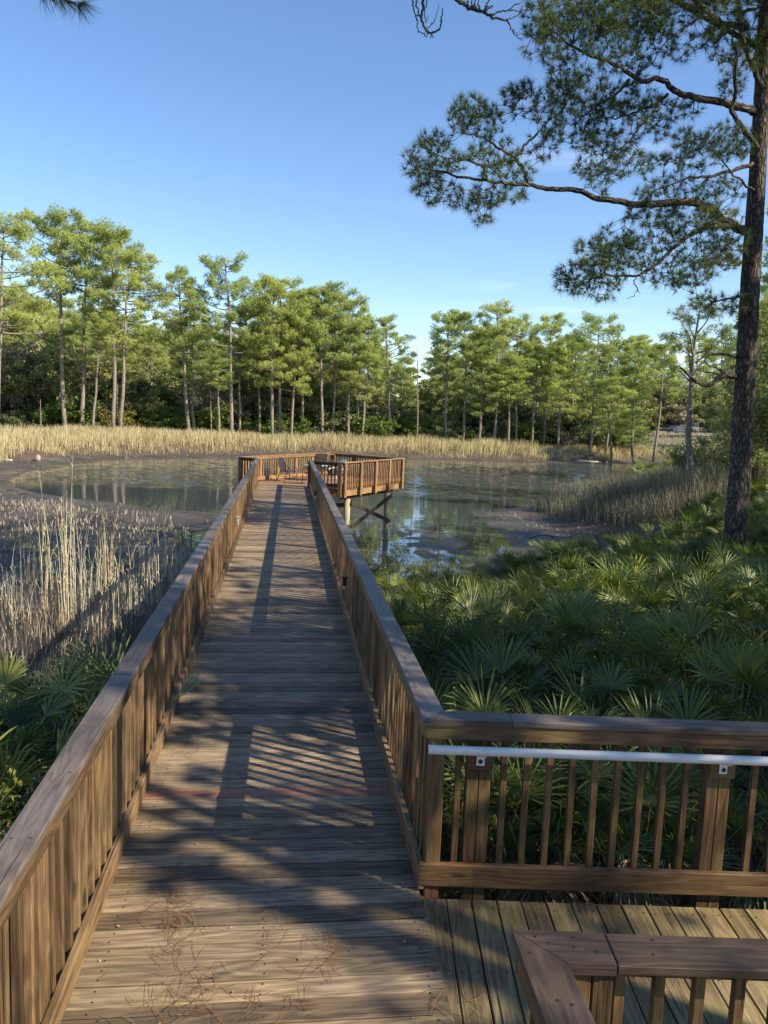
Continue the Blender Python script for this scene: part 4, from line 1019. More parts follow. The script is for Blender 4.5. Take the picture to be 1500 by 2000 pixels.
# ---- grey and golden grass on the right bank
rs = NR_(19); n = 60000; X = rs.uniform(11, 34, n); Y = rs.uniform(25, 62, n); d, u, gz = upland(X, Y)
front_edge = 12.3+vnoise(X, Y, 2.0, 31)*1.2
ctr = (Y > 31.5-.0*X) & (X > np.where(Y < 44, front_edge+np.clip(38-Y, 0, 9)*.18, 10)) & (d > 1.4)
keep = ctr & (rs.rand(n) < .25+1.0*vnoise(X, Y, .9, 33)) & (X < 15+ (Y-28)*.9)
X, Y = X[keep], Y[keep]
X = np.concatenate([X, X+rs.normal(0, .12, len(X))]); Y = np.concatenate([Y, Y+rs.normal(0, .12, len(Y))])
lite = smooth((15.2-X)/1.6)*smooth((Y-36)/2.0); hh = rs.uniform(.55, 1.45, len(X))*(.7+.55*vnoise(X, Y, 2.2, 35))*(1-.25*lite)
rn = np.clip(rs.normal(.38, .22, len(X))+.35*lite, 0, 1)
me = blades("dry_grass", np.stack([X, Y, ground_z(X, Y)-.05], 1), hh, .020, np.stack([rs.normal(-.05, .22, len(X)), rs.normal(0, .22, len(X)), np.zeros(len(X))], 1)*hh[:, None], DRYG, rs, rn)
tag(link("dry_grass", me), "tall grey green dry grass on the right bank by the mud spit", "grass", kind='stuff')

# ---- marsh on the left: stubble, brown stems
rs = NR_(29); n = 60000; X = rs.uniform(-26, .2, n); Y = rs.uniform(13, 47, n); d, u, gz = upland(X, Y)
keep = (d > 2.0+1.6*vnoise(X, Y, 1.5, 40)) & (X > -17) & (X < -.9) & (rs.rand(n) < .15+.85*vnoise(X, Y, 1.2, 41)*np.where(Y > 33, 1.0, .22)) & (rs.rand(n) < smooth((-X-1.0)/3)*.9+.1)
X, Y = X[keep], Y[keep]; hh = rs.uniform(.04, .26, len(X))*(.5+vnoise(X, Y, 2.5, 42))
me = blades("reed_stubble", np.stack([X, Y, ground_z(X, Y)-.02], 1), hh, .026, np.stack([rs.normal(0, .25, len(X)), rs.normal(0, .25, len(X)), np.zeros(len(X))], 1)*hh[:, None], STUB, rs, np.clip(rs.beta(1.5, 1.2, len(X)), 0, 1))
tag(link("reed_stubble", me), "short broken reed stubble on the grey mud left of the boardwalk", "stubble", kind='stuff')
n = 11000; X = rs.uniform(-17, -1.2, n); Y = rs.uniform(11.5, 26, n)
dens = smooth((vnoise(X, Y, 1.7, 51)-.22)/.5)*smooth((Y-11)/3)*(1-smooth((Y-16.5+.1*X)/5))*smooth((-X-1.1)/1.2)
keep = rs.rand(n) < dens*1.1
X, Y = X[keep], Y[keep]; hh = rs.uniform(.25, .95, len(X))
me = blades("dead_reed_stems", np.stack([X, Y, ground_z(X, Y)-.03], 1), hh, .013, np.stack([rs.normal(0, .17, len(X)), rs.normal(0, .17, len(X)), np.zeros(len(X))], 1)*hh[:, None], STUB, rs, np.clip(rs.beta(1.2, 1.9, len(X)), 0, 1))
tag(link("marsh_stems", me), "brown dead stems crowding the dark mud beyond the left palmettos", "stems", kind='stuff')
# tall pale reeds, clump by clump  (photo x, base y, height m, stalks, spread, label)
clumps = [(92, 1188, 2.9, 9, .16, "tall narrow clump of pale reeds, left of the tallest one"), (128, 1236, 4.0, 12, .14, "tallest clump of pale reeds reaching over the water"),
 (150, 1196, 3.0, 14, .20, "pale reed clump right behind the tallest"), (205, 1150, 2.3, 14, .26, "reed clump with split tassel right of the tallest"), (178, 1160, 1.7, 16, .3, "bushy low reed clump in the middle of the marsh"),
 (232, 1190, 1.6, 15, .28, "pale reeds with bent tops in the middle of the marsh"), (285, 1140, 2.0, 14, .25, "reed clump left of the bright puddle"), (318, 1125, 1.8, 11, .22, "slim reeds by the dark puddle near the railing"),
 (262, 1200, 1.5, 13, .25, "reeds in front of the bright puddle"), (335, 1150, 1.3, 9, .2, "short reeds closest to the left railing"), (60, 1140, 1.5, 12, .3, "thin reeds at the left side of the marsh"),
 (20, 1180, 1.4, 11, .3, "brown reeds at the left edge of the picture"), (300, 1180, 1.5, 11, .2, "upright reeds beside the railing's shadow"), (110, 1120, 1.6, 10, .35, "scattered reeds behind the tall clumps"),
 (38, 1225, 1.5, 8, .3, "thin reeds low at the left edge above the palmettos"), (250, 1160, 1.5, 9, .3, "loose reeds between the bent-topped clump and the puddle"), (352, 1120, 1.4, 7, .2, "few slim reeds against the dark puddle beside the rail"), (165, 1230, 1.3, 8, .3, "short reeds at the foot of the tallest clump"), (215, 1225, 1.4, 8, .28, "short reeds right above the left palmettos")]
tops = [912, 880, 945, 940, 1040, 1060, 985, 1008, 1060, 1060, 1010, 1060, 1030, 1000, 1110, 1050, 1040, 1130, 1120]
def reed_clump(seed, Hh, n, spread):
    rs = NR_(seed); m2 = MB(seed); Vs = []; Rr = []
    for i in range(n):
        a = rs.uniform(0, 6.3); r = spread*sqrt(rs.rand()); h = Hh*(1 if i < 1 else rs.uniform(.35, .85)); ln = rs.normal(0, .055, 2)*h
        b0 = np.array([cos(a)*r, sin(a)*r, -.1]); tp = b0+[ln[0], ln[1], h]; md = b0+[ln[0]*.25+rs.normal(0, .02), ln[1]*.25+rs.normal(0, .02), h*.5]
        m2.tube([b0, (b0+md)/2, md, (md+tp)/2+rs.normal(0, .012, 3), tp], [.0085, .0085, .008, .006, .002], 4, cap=False, rnd=rs.uniform(.1, 1))
        for j in range(int(3+h*2)):
            t = rs.uniform(.15, .98); c = b0*(1-t)+tp*t; aa = rs.uniform(0, 6.3); l = rs.uniform(.10, .34)*(1.1 if t > .6 else .8); dr = rs.uniform(-.5, .8)
            d1 = np.array([cos(aa)*.45, sin(aa)*.45, .75]); d2 = np.array([cos(aa)*.8, sin(aa)*.8, -dr])
            s = np.array([-sin(aa), cos(aa), 0])*rs.uniform(.004, .009); c1 = c+d1*l*.5; c2 = c1+d2*l*.6; v = rs.uniform(.2, 1)
            m2.poly([c-s, c+s, c1+s, c1-s, c2], [(0, 1, 2, 3), (3, 2, 4)], rnd=v)
    return m2.mesh("reed_clump_%d" % seed, REED)
for i, (px, py, Hh, n_s, sp, lab) in enumerate(clumps):
    p = uz(px, py, -2.18); p = uz(px, py, float(ground_z(p[0], p[1])))
    Hh = uy(px, tops[i], p[1])[2]-float(ground_z(p[0], p[1]))
    o = link("reed_clump", reed_clump(600+i, Hh, int(n_s*1.15), sp), None, (p[0], p[1], float(ground_z(p[0], p[1])))); tag(o, lab, "reeds", "pale reed clumps in the left marsh")

# ------------------------------------------------------------------ palmettos
def palmetto(seed, nleaf=8, dead=2, tall=.75, fan=.52):
    rs = NR_(seed); V = []; N = []; I = []; Rv = []; Mi = []; st = MB(seed)
    def add(vs, fs, r, m):
        o = len(V); V.extend(vs)
        for f in fs: N.append(len(f)); I.extend([o+q for q in f]); Mi.append(m)
        Rv.extend([r]*len(vs))
    for k in range(nleaf+dead):
        isd = k >= nleaf
        az = k*2.399+rs.uniform(-.35, .35); tilt = rs.uniform(.05, .85) if not isd else rs.uniform(.6, 1.25)
        h = tall*rs.uniform(.55, 1.2)*(1 if not isd else .75)
        d = np.array([cos(az), sin(az), 0.0]); up = np.array([0, 0, 1.0])
        base = d*.05; hast = base+d*h*math.sin(tilt)+up*h*math.cos(tilt)
        mid = base*.5+hast*.5+up*.05
        st.tube([base-up*.12, mid, hast], [.009, .0065, .005], 5, cap=False)
        # fan axis leaves the stalk, bending outwards
        ax = unit(d*math.sin(tilt+rs.uniform(.15, .6))+up*math.cos(tilt+rs.uniform(.15, .6)))
        if isd: ax = unit(d*.8-up*.5)
        side = unit(np.cross(ax, up)+rs.normal(0, .12, 3)); side = unit(side-ax*(side@ax)); nrm = np.cross(side, ax)
        ns = rs.randint(20, 28); half = radians(rs.uniform(48, 118)); L0 = fan*rs.uniform(.72, 1.22); cup = rs.uniform(.0, .35); dr = rs.uniform(.04, .26) if not isd else .5
        rb = rs.uniform(.1, .75)
        for i in range(ns):
            a = -half+2*half*i/(ns-1)+rs.normal(0, .02); ll = L0*(1-.28*(abs(a)/half)**2)*rs.uniform(.92, 1.05)
            dd = unit(ax*cos(a)+side*sin(a)+nrm*(cup*abs(sin(a))+rs.normal(0, .07))); s = unit(np.cross(nrm, dd)); w = .0108*rs.uniform(.8, 1.2)*(fan/.52)
            if rs.rand() < .04: continue
            fold = .35*w; g0 = -up*dr*ll
            p0 = hast; p1 = hast+dd*ll*.38; p2 = hast+dd*ll*.74+g0*.35; p3 = hast+dd*ll+g0*(1.0 if rs.rand() < .62 else rs.uniform(1.6, 3.5))
            r = np.clip(rb+rs.normal(0, .10), 0, 1)
            vs = [p0-s*w*.25, p0+nrm*fold*.3, p0+s*w*.25, p1-s*w, p1-nrm*fold, p1+s*w, p2-s*w*.72, p2-nrm*fold*.7, p2+s*w*.72, p3]
            add(vs, [(0, 1, 4, 3), (1, 2, 5, 4), (3, 4, 7, 6), (4, 5, 8, 7), (6, 7, 9), (7, 8, 9)], r, 1 if isd else 0)
    me = np_mesh("palmetto_leaves_%d" % seed, np.array(V), N, I, [PALM, PALM_DRY], {'rnd': np.array(Rv)}, Mi)
    return me, st.mesh("palmetto_stalks_%d" % seed, PALM_STEM)
PV = [palmetto(700+i, nl, dd, tl, fn) for i, (nl, dd, tl, fn) in enumerate([(13, 3, .74, .44), (12, 3, .9, .46), (16, 4, .66, .40), (12, 5, .82, .46), (14, 3, .95, .42), (13, 5, .6, .40), (12, 2, .85, .50), (10, 6, .65, .44), (14, 3, 1.0, .38), (11, 4, .75, .48)])]
def plant_palm(v, x, y, s, rz, label, group, dz=0.0, lean=(0, 0)):
    r = empty("palmetto", (x, y, float(ground_z(x, y))+dz), label, "palmetto", group, rz); r.scale = (s, s, s); r.rotation_euler = (lean[0], lean[1], rz)
    link("fan_leaves", PV[v][0], r); link("stalks", PV[v][1], r); return r
rs = NR_(88)
GR = "palmettos of the thicket right of the boardwalk"; LR_ = "saw palmetto in the dense green thicket right of the boardwalk"
def palm_zone(p):
    x, y = p
    dd = float(sdist(np.array([x]), np.array([y]), pond)[0])
    if y < 6.6: return "palmetto in the first rows right behind the side railing", "palmettos behind the side railing"
    if x < 2.8: return "palmetto growing along the outside of the right boardwalk railing", "palmettos along the right boardwalk railing"
    if dd < 6: return "palmetto at the thicket's far edge beside the bare mud", "palmettos at the mud edge"
    if x > 7.5 and y > 13: return "palmetto around the foot of the big dark pine", "palmettos around the big pine"
    if x > .45*y+1.0: return "palmetto in the right part of the thicket, between the side railing and the big pine", "palmettos in the right part of the thicket"
    return "palmetto in the middle of the thicket right of the boardwalk", "palmettos in the middle of the thicket"
def okr(p):
    x, y = p
    if x < 1.45+ (0.25 if y > 15 else 0): return False
    dd = float(sdist(np.array([x]), np.array([y]), pond)[0])
    if dd < 2.0: return False
    if x > .62*y+1.4: return False
    if y > 24 and x < 12.8+(y-24)*.45: return False
    if 8.5 < x < 13.0 and y > 24: return False
    return True
pts = scatter(292, 1.45, 20, 4.95, 29, .60, rs, okr)
for i, p in enumerate(pts):
    lab_, grp_ = palm_zone(p)
    plant_palm(rs.randint(10), p[0], p[1], rs.uniform(.78, 1.18), rs.uniform(0, 6.3), lab_, grp_, 0, (rs.normal(0, .15), rs.normal(0, .15)))
for (x, y, v, s, rz, lab) in [(1.75, 5.25, 1, .95, .4, "palmetto with a large bright fan seen through the side railing"), (2.75, 5.4, 4, .9, 2.2, "palmetto just behind the side railing between its two posts"), (2.3, 6.3, 6, 1.0, 4.0, "palmetto in the corner behind both railings")]:
    plant_palm(v, x, y, s, rz, lab, None, .12)
for i, p in enumerate(scatter(34, 22, 40, 42, 62, 1.25, rs, lambda p: p[0] > 18+(p[1]-42)*.5 and p[0] < .70*p[1]+4)):
    plant_palm(rs.randint(7), p[0], p[1], rs.uniform(1.3, 1.9), rs.uniform(0, 6.3), "palmetto in the dark patch around the slim bare-trunked tree", "palmettos around the slim tree")
left = [(-2.15, 6.1), (-2.6, 6.9), (-2.55, 6.1), (-2.1, 8.0), (-3.1, 7.2), (-2.4, 8.3), (-3.6, 6.4), (-3.5, 8.6), (-1.6, 9.4), (-2.9, 9.3), (-4.4, 8.0), (-4.2, 9.6), (-2.4, 5.5), (-2.9, 5.0), (-5.1, 9.2), (-2.0, 4.3), (-5.4, 7.4), (-1.75, 8.7), (-3.4, 9.9), (-2.7, 7.6), (-3.7, 5.4), (-2.2, 7.3), (-4.6, 6.6), (-2.2, 4.9)]
for i, (x, y) in enumerate(left):
    plant_palm([1, 4, 6, 0, 2][i % 5], x, y, rs.uniform(.95, 1.25), rs.uniform(0, 6.3), "saw palmetto in the sunlit clump left of the boardwalk", "palmettos left of the boardwalk", 0, (rs.normal(0, .1), rs.normal(0, .1)))
# one fan pushing through the left railing
def single_fan(loc, label, az, tilt, fan=.3):
    root = empty("palmetto", loc, label, "palmetto leaf"); m2 = MB(5); rsx = NR_(5); hast = np.array([0, 0, 0.])
    ax = unit(np.array([cos(az)*sin(tilt), sin(az)*sin(tilt), cos(tilt)])); side = unit(np.cross(ax, [0, 0, 1.])); nrm = np.cross(side, ax)
    for i in range(11):
        a = radians(-32+64*i/10); dd = unit(ax*cos(a)+side*sin(a)+nrm*rsx.normal(0, .05)); s = unit(np.cross(nrm, dd)); ll = fan*rsx.uniform(.8, 1.1); w = .012
        p1 = dd*ll*.4; p2 = dd*ll*.75; p3 = dd*ll-np.array([0, 0, .02])
        m2.poly([hast-s*.003, hast+s*.003, p1-s*w, p1-nrm*.004, p1+s*w, p2-s*w*.7, p2+s*w*.7, p3], [(0, 3, 2), (0, 1, 3), (1, 4, 3), (2, 3, 6, 5), (3, 4, 6), (5, 6, 7)], rnd=rsx.uniform(.7, 1))
    m2.build("fan_leaf", PALM, root); m3 = MB(6); m3.tube([(0, 0, 0), (-.12*cos(az)-.15, 0, -.35), (-.35, -.1, -.95)], [.005, .006, .008], 5); m3.build("stalk", PALM_STEM, root)
single_fan((-.93, 7.05, .20), "bright palmetto fan poking through the left railing onto the walk", .3, .75, .42)
single_fan((1.62, 1.95, .62), "pale palmetto fan at the bottom right corner inside the near railing", .55, 1.0, .55)

# ground litter, twigs and low growth under the palmettos
rs = NR_(41)
def litter(name, X, Y, label, cat, ln=.16, wd=.004, mat=LITTER, tilt=.25, zoff=.01, Zfix=None, rnd=None):
    n = len(X); a = rs.uniform(0, 2*pi, n); l = ln*rs.uniform(.5, 1.2, n); t = rs.normal(0, tilt, n)
    D = np.stack([np.cos(a)*np.cos(t), np.sin(a)*np.cos(t), np.abs(np.sin(t))], 1)*l[:, None]; S = np.stack([-np.sin(a), np.cos(a), np.zeros(n)], 1)*wd/2
    Z = (ground_z(X, Y) if Zfix is None else np.full(n, Zfix))+zoff; B = np.stack([X, Y, Z], 1)-D*.5; B[:, 2] = Z; c = S*rs.normal(0, 14, (n, 1))*.5
    V = np.stack([B-S, B+S, B+D*.5+S+c, B+D*.5-S+c, B+D+S*.6, B+D-S*.6], 1).reshape(-1, 3); o = np.arange(n)[:, None]*6
    me = np_mesh(name, V, np.full(2*n, 4), (o+np.array([0, 1, 2, 3, 3, 2, 4, 5])).ravel(), [mat], {'rnd': np.repeat(rs.rand(n) if rnd is None else rnd, 6)})
    return tag(link(name, me), label, cat, kind='stuff')
n = 26000; X = rs.uniform(.9, 13, n); Y = rs.uniform(4.45, 20, n); k_ = (X < .62*Y+2) & (rs.rand(n) < np.clip(8/Y, 0, 1)); litter("leaf_litter", X[k_], Y[k_], "brown dead twigs and straw under the right palmettos", "litter", .38, .007, tilt=.5, zoff=.03)
n = 9000; X = rs.uniform(-6, -1.05, n); Y = rs.uniform(2, 12.5, n); litter("leaf_litter", X, Y, "brown straw under the left palmettos", "litter", .3, .006, tilt=.5, zoff=.03)
n = 15000; X = rs.uniform(1.1, 13, n); Y = rs.uniform(4.8, 22, n); k_ = (X < .62*Y+2) & (sdist(X, Y, pond) > 1.2) & (rs.rand(n) < .2+.8*smooth((4.5-X)/3)); X = X[k_]; Y = Y[k_]; hh = rs.uniform(.4, 1.05, len(X))
me = blades("bank_grass", np.stack([X, Y, ground_z(X, Y)-.03], 1), hh, .010, np.stack([rs.normal(0, .4, len(X)), rs.normal(0, .4, len(X)), np.zeros(len(X))], 1)*hh[:, None], DRYG, rs, np.clip(rs.normal(.55, .3, len(X)), 0, 1), droop=.1)
tag(link("bank_grass", me), "long thin grass mixed among the right palmettos", "grass", kind='stuff')
n = 3500; X = rs.uniform(-7, -1.1, n); Y = rs.uniform(6, 14.5, n); hh = rs.uniform(.25, .7, n)
me = blades("bank_grass", np.stack([X, Y, ground_z(X, Y)-.03], 1), hh, .009, np.stack([rs.normal(0, .35, n), rs.normal(0, .35, n), np.zeros(n)], 1)*hh[:, None], DRYG, rs, np.clip(rs.normal(.6, .3, n), 0, 1), droop=.1)
tag(link("bank_grass", me), "thin green and dry grass between the left palmettos and the marsh", "grass", kind='stuff')

n = 4200; X = rs.uniform(8.5, 17, n); Y = rs.uniform(28, 45, n); k_ = (sdist(X, Y, pond) > .5) & (rs.rand(n) < vnoise(X, Y, 1.1, 91)); litter("mud_debris", X[k_], Y[k_], "brown broken stems and clods strewn on the mud spit", "debris", .16, .02, STUB, .5, .01)
n = 4000; X = rs.uniform(-17, -2, n); Y = rs.uniform(24, 47, n); k_ = (sdist(X, Y, pond) > .6) & (rs.rand(n) < vnoise(X, Y, 1.3, 92)); litter("mud_debris", X[k_], Y[k_], "broken stems lying on the left mud", "debris", .18, .016, STUB, .4, .01)
n = 5000; X = rs.uniform(-40, 46, n); Y = rs.uniform(48, 96, n); dd_ = sdist(X, Y, pond); k_ = (dd_ > .5) & (dd_ < 5) & (rs.rand(n) < vnoise(X, Y, 2.0, 93)); litter("mud_debris", X[k_], Y[k_], "matted dead stems along the far mud rim", "debris", .4, .05, STUB, .4, .01)

# flowering weeds at the pond edge beside the walk
def weed(label, x, y, Hh, R, seed):
    rs = NR_(seed); z = float(ground_z(x, y)); root = empty("flowering_shrub", (x, y, z), label, "shrub", "flowering weeds beside the boardwalk"); m2 = MB(seed); tips = []
    for i in range(16):
        a = rs.uniform(0, 6.3); r = R*sqrt(rs.rand()); tp = np.array([cos(a)*r, sin(a)*r, Hh*rs.uniform(.6, 1)]); b_ = bez(np.array([0, 0, -.1]), np.array([tp[0]*.3, tp[1]*.3, tp[2]*.6]), tp, 5); m2.tube(b_, [.012, .010, .008, .005, .003], 4, cap=False)
        for j in range(9):
            t = rs.randint(2, 5); e_ = b_[t]+rs.normal(0, .22, 3)*[1, 1, .7]+[0, 0, .1]; m2.tube([b_[t], (b_[t]+e_)/2, e_], [.004, .003, .002], 3, cap=False); tips.append(e_)
    m2.build("stems", STUB, root); tips = np.array(tips); P = np.repeat(tips, 9, 0)+rs.normal(0, .07, (len(tips)*9, 3))
    V, r = leaf_quads(P, .020, rs, rs.uniform(.2, 1, len(P))); link("blossom", quad_mesh("weed_blossom", V, r, FLOWER), root)
    P = np.repeat(tips, 5, 0)+rs.normal(0, .12, (len(tips)*5, 3)); V, r = leaf_quads(P, .03, rs, rs.uniform(0, .7, len(P))); link("leaves", quad_mesh("weed_leaves", V, r, L_OLIVE), root)
weed("pale yellow flowering weed beside the foot of the platform pile", 2.75, 21.3, 1.35, .85, 1)
weed("tall yellowish weed right behind the right railing", 1.75, 22.8, 1.55, .55, 2)
weed("sparse flowering weed next to the palmetto edge", 3.3, 20.2, 1.1, .6, 3)

# pine straw and leaves on the deck
rs = NR_(55)
X = []; Y = []
for px, py, k_ in [(330, 1760, 38), (345, 1810, 40), (350, 1870, 26), (385, 1930, 30), (640, 1830, 14), (640, 1880, 16), (285, 1990, 22), (380, 1990, 20), (350, 1700, 14), (480, 1990, 16), (460, 1500, 10), (620, 1450, 12), (380, 1480, 12), (700, 1395, 14), (520, 1820, 10), (590, 1975, 12), (860, 1850, 10), (880, 1960, 14)]:
    c = uz(px, py, 0)
    for j in range(k_): q = rs.normal(0, .07, 2)*[1.0, 1.3]; X.append(c[0]+q[0]); Y.append(c[1]+q[1])
nn = 230; X += list(rs.uniform(XL+.03, XR-.03, nn)); Y += list(rs.uniform(2, 13, nn)); X = np.array(X); Y = np.array(Y); kk = (X > XL+.02) & ((X < XR-.02) | (Y < 4.2)); 
litter("pine_straw", X[kk], Y[kk], "reddish fallen pine needles scattered on the boardwalk", "pine straw", .15, .0028, tilt=.07, zoff=.010, Zfix=0.0, rnd=rs.rand(kk.sum())*.8)
nn = 320; X = rs.uniform(XL+.03, XR-.04, nn); Y = rs.uniform(2, 16, nn)
V, r = leaf_quads(np.stack([X, Y, np.full(nn, .009)], 1), .011, rs, rs.rand(nn), up=9.0, ratio=.5); tag(link("fallen_leaves", quad_mesh("fallen_leaves", V, r, leaf_mat("fallen_leaf", [(.10, .06, .03), (.3, .2, .11), (.5, .42, .3)], 0, .7))), "small fallen leaves and seed scales on the boardwalk", "leaves", kind='stuff')
nn = 90; X = rs.uniform(.9, 3.4, nn); Y = rs.uniform(2.0, 4.0, nn); litter("pine_straw", X, Y, "fallen needles on the mossy side deck", "pine straw", .14, .0022, tilt=.04, zoff=.004, Zfix=0.0)

# ------------------------------------------------------------------ the big pine on the right, limbs traced from the photograph
Z4 = lambda x, y: (750+x/2.0, y/2.0)
TY = 17.6; TS = TY/22.0; BX = uy(1443, 1005, TY)[0]
gz0 = float(ground_z(BX, TY))
tk = [(1441, 1010), (1447, 900), (1452, 800), (1458, 700), (1463, 600), (1469, 500), (1477, 380), (1484, 260), (1490, 150), (1494, 40)]
trunkP = [uy(px, py, TY) for px, py in tk]
trunkP[0] = np.array([trunkP[0][0], TY, gz0-.3]); top = trunkP[-1]
for i, (dx, dz) in enumerate([(.0, 1.6), (.15, 3.2), (.05, 4.8), (.2, 6.0)]): trunkP.append(np.array([top[0]+dx, TY+.1*i, top[2]+dz]))
trunkP = np.array(trunkP); trad = TS*np.array([.37, .31, .29, .28, .27, .255, .235, .215, .195, .17, .145, .11, .07, .03])
big = empty("pine_tree", (BX, TY, gz0), "big dark pine with furrowed trunk and long limbs at the right", "pine tree"); BO = np.array([BX, TY, gz0])
def dens(path, n):
    path = np.asarray(path, float); s = np.concatenate([[0], np.cumsum(np.linalg.norm(np.diff(path, axis=0), axis=1))]); t = np.linspace(0, s[-1], n)
    out = np.stack([np.interp(t, s, path[:, k]) for k in range(3)], 1)
    if n > 6: out[1:-1] = .25*out[:-2]+.5*out[1:-1]+.25*out[2:]
    return out, t/s[-1]
P_, t_ = dens(trunkP, 90); rr_ = np.interp(t_, np.linspace(0, 1, len(trad)), trad)
mb = MB(8); mb.tube(P_-BO, rr_, 40, jit=.10, cap=False); tro = mb.build("trunk", BARK, big, True)
limbs = [  # (zoom-4 points, depth at start, depth at end, radius start, radius end)
 ([(1410, 905), (1370, 885), (1335, 865), (1280, 820), (1210, 785), (1130, 790), (1000, 800), (900, 785), (800, 765), (740, 740), (650, 740), (560, 718), (480, 718), (400, 705), (300, 690), (220, 670), (150, 660), (105, 640)], 22, 19.6, .125, .016),
 ([(560, 715), (550, 665), (510, 612), (450, 580), (400, 545), (350, 528), (300, 520)], 20.6, 20.2, .055, .012),
 ([(510, 612), (560, 560), (610, 510), (645, 465), (690, 440)], 20.6, 21.2, .040, .010),
 ([(400, 702), (390, 650), (330, 625), (250, 622), (190, 600)], 20.1, 19.4, .035, .010),
 ([(430, 710), (400, 760), (370, 810)], 20.1, 19.9, .022, .008),
 ([(1445, 440), (1400, 420), (1330, 400), (1230, 385), (1150, 365), (1110, 330), (1080, 305), (1000, 320), (950, 280), (880, 240), (800, 215), (730, 180), (690, 140), (620, 100)], 22, 20.0, .110, .018),
 ([(960, 308), (920, 360), (850, 400), (800, 440), (760, 470)], 20.8, 21.3, .040, .010),
 ([(1110, 365), (1060, 410), (980, 440), (900, 465), (850, 460)], 21.3, 22.2, .045, .012),
 ([(1080, 420), (1010, 480), (970, 540), (900, 600), (850, 640)], 21.5, 20.8, .035, .010),
 ([(730, 180), (760, 90), (740, 30), (700, -30)], 20.2, 20.8, .03, .010),
 ([(1470, 590), (1400, 500), (1350, 430), (1380, 370), (1365, 300), (1380, 220), (1350, 120)], 21.9, 21.0, .085, .03),
 ([(1440, 640), (1350, 670), (1280, 690), (1200, 690), (1130, 720), (1060, 740)], 21.9, 20.9, .06, .012),
 ([(1445, 745), (1370, 690), (1310, 610), (1280, 560)], 21.8, 21.2, .035, .010),
 ([(1350, 885), (1280, 880), (1200, 910), (1130, 970), (1080, 1020), (1000, 1075), (930, 1080), (880, 1075), (800, 1090)], 21.6, 20.2, .075, .014),
 ([(985, 1078), (975, 1105), (992, 1130), (975, 1160), (945, 1165)], 20.6, 20.4, .018, .005), ([(992, 1130), (1000, 1150)], 20.5, 20.5, .010, .004),
 ([(1420, 105), (1330, 95), (1260, 50), (1210, 0), (1180, -50)], 22, 21.0, .085, .05),
 ([(1250, 52), (1180, 110), (1100, 160), (1060, 230)], 21.4, 21.2, .035, .010),
 ([(1480, 360), (1450, 280), (1420, 220), (1390, 100), (1385, 0), (1390, -60)], 21.9, 21.4, .08, .05),
 ([(1460, 1140), (1380, 1160), (1290, 1180), (1220, 1150)], 21.9, 20.8, .045, .010),
 ([(1400, 50), (1460, 30), (1520, -10)], 21.6, 21.4, .05, .03),
 ([(1340, 1460), (1260, 1420), (1250, 1410)], 21.9, 21.6, .02, .01)]
nodes = []; lr = MB(18); lid = 0
for pts_, d0, d1, r0, r1 in limbs:
    pts3 = []
    for i, (zx, zy) in enumerate(pts_):
        t = i/(len(pts_)-1); pts3.append(uy(*Z4(zx, zy), TS*(d0+(d1-d0)*t)))
    n = max(8, int(len(pts_)*4)); Q, t = dens(pts3, n); Q[1:-1] += NR_(lid).normal(0, .012, (n-2, 3)); rad = TS*(r0+(r1-r0)*t)
    m2 = MB(70+lid); m2.tube(Q-BO, rad, 9, jit=.12); m2.build("limb", BARK, big, True)
    if r1 < .06 and not (pts_[0][0] in (985, 992, 1340)): nodes += [(q, 1) for q in Q[int(n*.22):]]
    lid += 1
# bare dark limbs lower on the trunk
for pts_, d0, d1, r0, r1 in [([(1438, 735), (1425, 732), (1412, 733), (1402, 740), (1390, 750), (1378, 753), (1366, 748), (1354, 742)], 22, 21.2, .10, .05), ([(1440, 697), (1420, 692), (1400, 691), (1382, 695)], 22, 21.5, .055, .012), ([(1412, 732), (1395, 728), (1378, 727), (1358, 722)], 21.8, 21.3, .03, .012), ([(1354, 742), (1340, 728), (1325, 714)], 21.2, 20.9, .05, .014), ([(1345, 733), (1336, 722), (1320, 718)], 21.1, 21.3, .02, .008), ([(1450, 782), (1438, 788), (1424, 795), (1400, 790)], 22, 21.6, .025, .008)]:
    pts3 = [uy(px, py, TS*(d0+(d1-d0)*i/(len(pts_)-1))) for i, (px, py) in enumerate(pts_)]; Q, t = dens(pts3, 22); m2 = MB(90); m2.tube(Q-BO, TS*(r0+(r1-r0)*t), 9, jit=.12); m2.build("limb", BARK, big, True)
